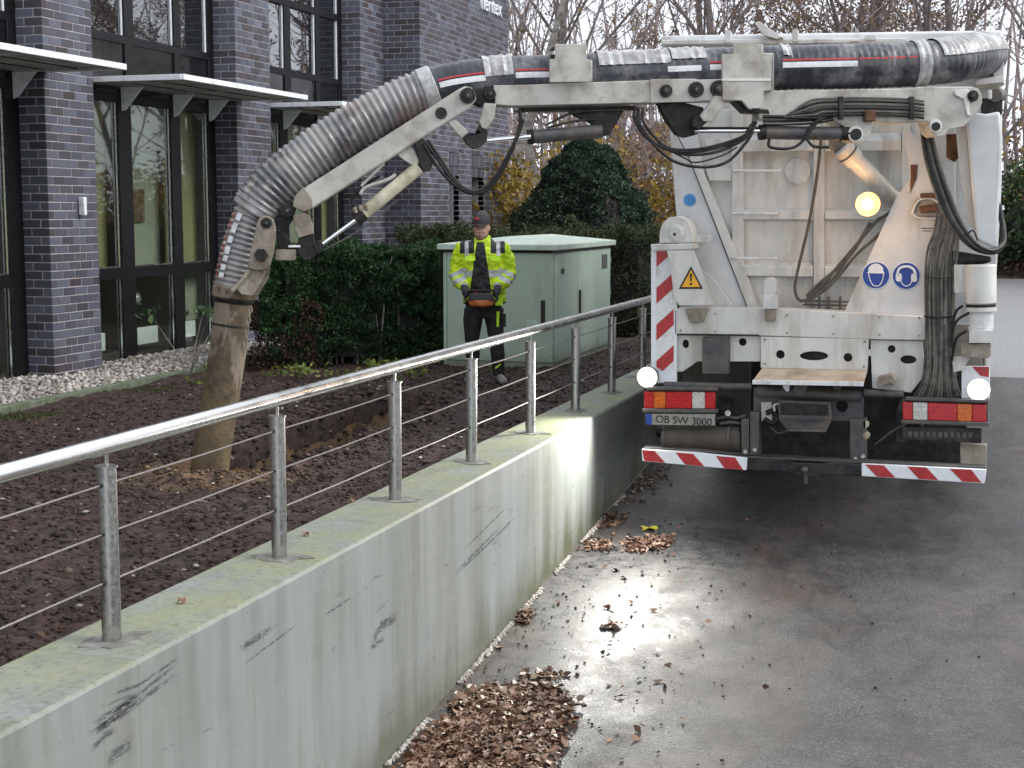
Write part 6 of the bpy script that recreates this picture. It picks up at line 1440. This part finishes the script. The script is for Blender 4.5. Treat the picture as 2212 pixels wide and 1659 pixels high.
# ================================================================== LEAVES ON THE RAMP
def rz_(P, dz=.008):
    P[:, 2] = [ramp_h(a, b_) + dz for a, b_, _ in P]; return P
def patchpts(n_, cx_, cy_, sx_, sy_, dens=.0, ang=0.0, fr=2.5):
    P = np.stack([rng.normal(0, sx_, n_), rng.normal(0, sy_, n_), np.zeros(n_)], 1); c_, s_ = math.cos(ang), math.sin(ang)
    P = np.stack([cx_ + P[:, 0] * c_ - P[:, 1] * s_, cy_ + P[:, 0] * s_ + P[:, 1] * c_, P[:, 2]], 1)
    P = P[(P[:, 0] > WX + .03) & (vnoise(P, fr, 3) > dens)]; return rz_(P)
def polypts(n_, poly, fade=.08):
    pl_ = [(p_.x, p_.y) for p_ in poly]; xs = [a for a, _ in pl_]; ys = [b_ for _, b_ in pl_]; o = []
    while len(o) < n_:
        x = rng.uniform(min(xs) - fade, max(xs) + fade); y = rng.uniform(min(ys) - fade, max(ys) + fade)
        a = x + rng.normal(0, fade); b_ = y + rng.normal(0, fade); ins = False; j_ = len(pl_) - 1
        for i in range(len(pl_)):
            xi, yi = pl_[i]; xj, yj = pl_[j_]
            if (yi > b_) != (yj > b_) and a < (xj - xi) * (b_ - yi) / (yj - yi) + xi: ins = not ins
            j_ = i
        if ins and x > WX + .03: o.append((x, y, 0))
    return rz_(np.array(o))
def RP(x, y):
    d = ray(x, y); a = -1.141 - .0805 * 6.975; t = (a - CAM.z) / (d.z - .0805 * d.y); return CAM + d * t
heap = [RP(1010, 1495), RP(1100, 1482), RP(1185, 1484), RP(1215, 1500), RP(1225, 1560), RP(1195, 1620), RP(1180, 1680), RP(1100, 1740), RP(835, 1740), RP(872, 1660), RP(925, 1595), RP(985, 1545)]
P = polypts(5200, heap, .04); P[:, 2] += rng.uniform(0, .02, len(P))
o = leaves('leaf_heap', P, .056, 'brownleaf', flat=.78, curl=.7, aspect=.5); tag(o, 'heap of damp brown beech leaves at the foot of the wall near the camera', kind='stuff')
P = np.concatenate([polypts(300, [RP(1355, 1170), RP(1440, 1160), RP(1448, 1182), RP(1400, 1194), RP(1355, 1192)], .04), polypts(110, [RP(1262, 1170), RP(1310, 1172), RP(1320, 1190), RP(1265, 1190)], .06),
                    polypts(90, [RP(1285, 1120), RP(1350, 1110), RP(1330, 1135), RP(1288, 1140)], .05), polypts(140, [RP(1105, 1320), RP(1145, 1325), RP(1135, 1345), RP(1108, 1345)], .03), polypts(60, [RP(1305, 1350), RP(1335, 1350), RP(1330, 1362), RP(1308, 1362)], .02),
                    polypts(70, [RP(1130, 1455), RP(1200, 1450), RP(1210, 1465), RP(1140, 1468)], .03), patchpts(120, -2.4, 9.6, .40, 1.5), patchpts(60, -2.0, 8.3, .4, .6), polypts(120, [RP(1390, 1010), RP(1450, 1010), RP(1380, 1090), RP(1330, 1090)], .1)])
P[:, 2] += rng.uniform(0, .012, len(P)); o = leaves('scattered_leaves', P, .052, 'brownleaf', flat=.8, curl=.7, aspect=.5); tag(o, 'loose brown leaves drifted over the wet ramp', kind='stuff')
P = rz_(np.stack([rng.uniform(WX + .05, .9, 1800), rng.uniform(6.5, 12, 1800), np.zeros(1800)], 1)); P = P[(rng.uniform(0, 1, len(P)) < np.exp(-(P[:, 0] - WX) * 1.1))]
V, F = stones(P, .0085, .6, .7); o = npmesh('ramp_grit', V, F, 'clod'); tag(o, 'dark grit and bud scales on the wet ramp', kind='stuff')
P = np.stack([WX + .012 + np.abs(rng.normal(0, .014, 2400)), rng.uniform(6.5, 12.5, 2400), np.zeros(2400)], 1); P = P[vnoise(P, 2.3, 8) > -.15]; P = rz_(P, .004)
V, F = stones(P, .012, .7, .6); o = npmesh('wall_foot_grit', V, F, 'gravel'); tag(o, 'pale crumbs of gravel along the foot of the wall', kind='stuff')
def bigleaf(name, c0, size, mat, label, rz0=0):
    m = B(); pts = []
    for i in range(20):
        t = 2 * math.pi * i / 20; r = size * (.62 + .38 * abs(math.cos(2.5 * t))); pts.append((c0.x + r * math.cos(t + rz0), c0.y + r * math.sin(t + rz0), c0.z + .012 + .012 * math.sin(3 * t)))
    m.v = [(c0.x, c0.y, c0.z + .016)] + pts; m.f = [(0, 1 + i, 1 + (i + 1) % 20) for i in range(20)]
    o = m.build(name, mat); tag(o, label, 'leaf'); o.modifiers.new('s', 'SOLIDIFY').thickness = .001; return o
M['yleaf'] = plain('yellow_leaf', (.62, .55, .03), .45, 0, .15, 30); M['gleaf'] = plain('pale_green_leaf', (.36, .42, .30), .45, 0, .15, 30)
bigleaf('maple_leaf', RP(1402, 1143), .075, 'yleaf', 'bright yellow maple leaf lying alone on the ramp under the truck bumper', .4)
bigleaf('maple_leaf', RP(1152, 1584), .085, 'gleaf', 'pale grey-green maple leaf lying on the brown leaf heap', 1.2)
for k, (x, y) in enumerate([(392, 1302), (660, 1157), (760, 1085)]):
    p_ = SZ(x, y, .145); bigleaf('dry_leaf', p_, .022, 'brownleaf', ['small curled brown leaf on the wall top right of the nearest visible post', 'small brown leaf on the wall top right of the second post', 'tiny brown scrap on the wall top left of the third post'][k], k)
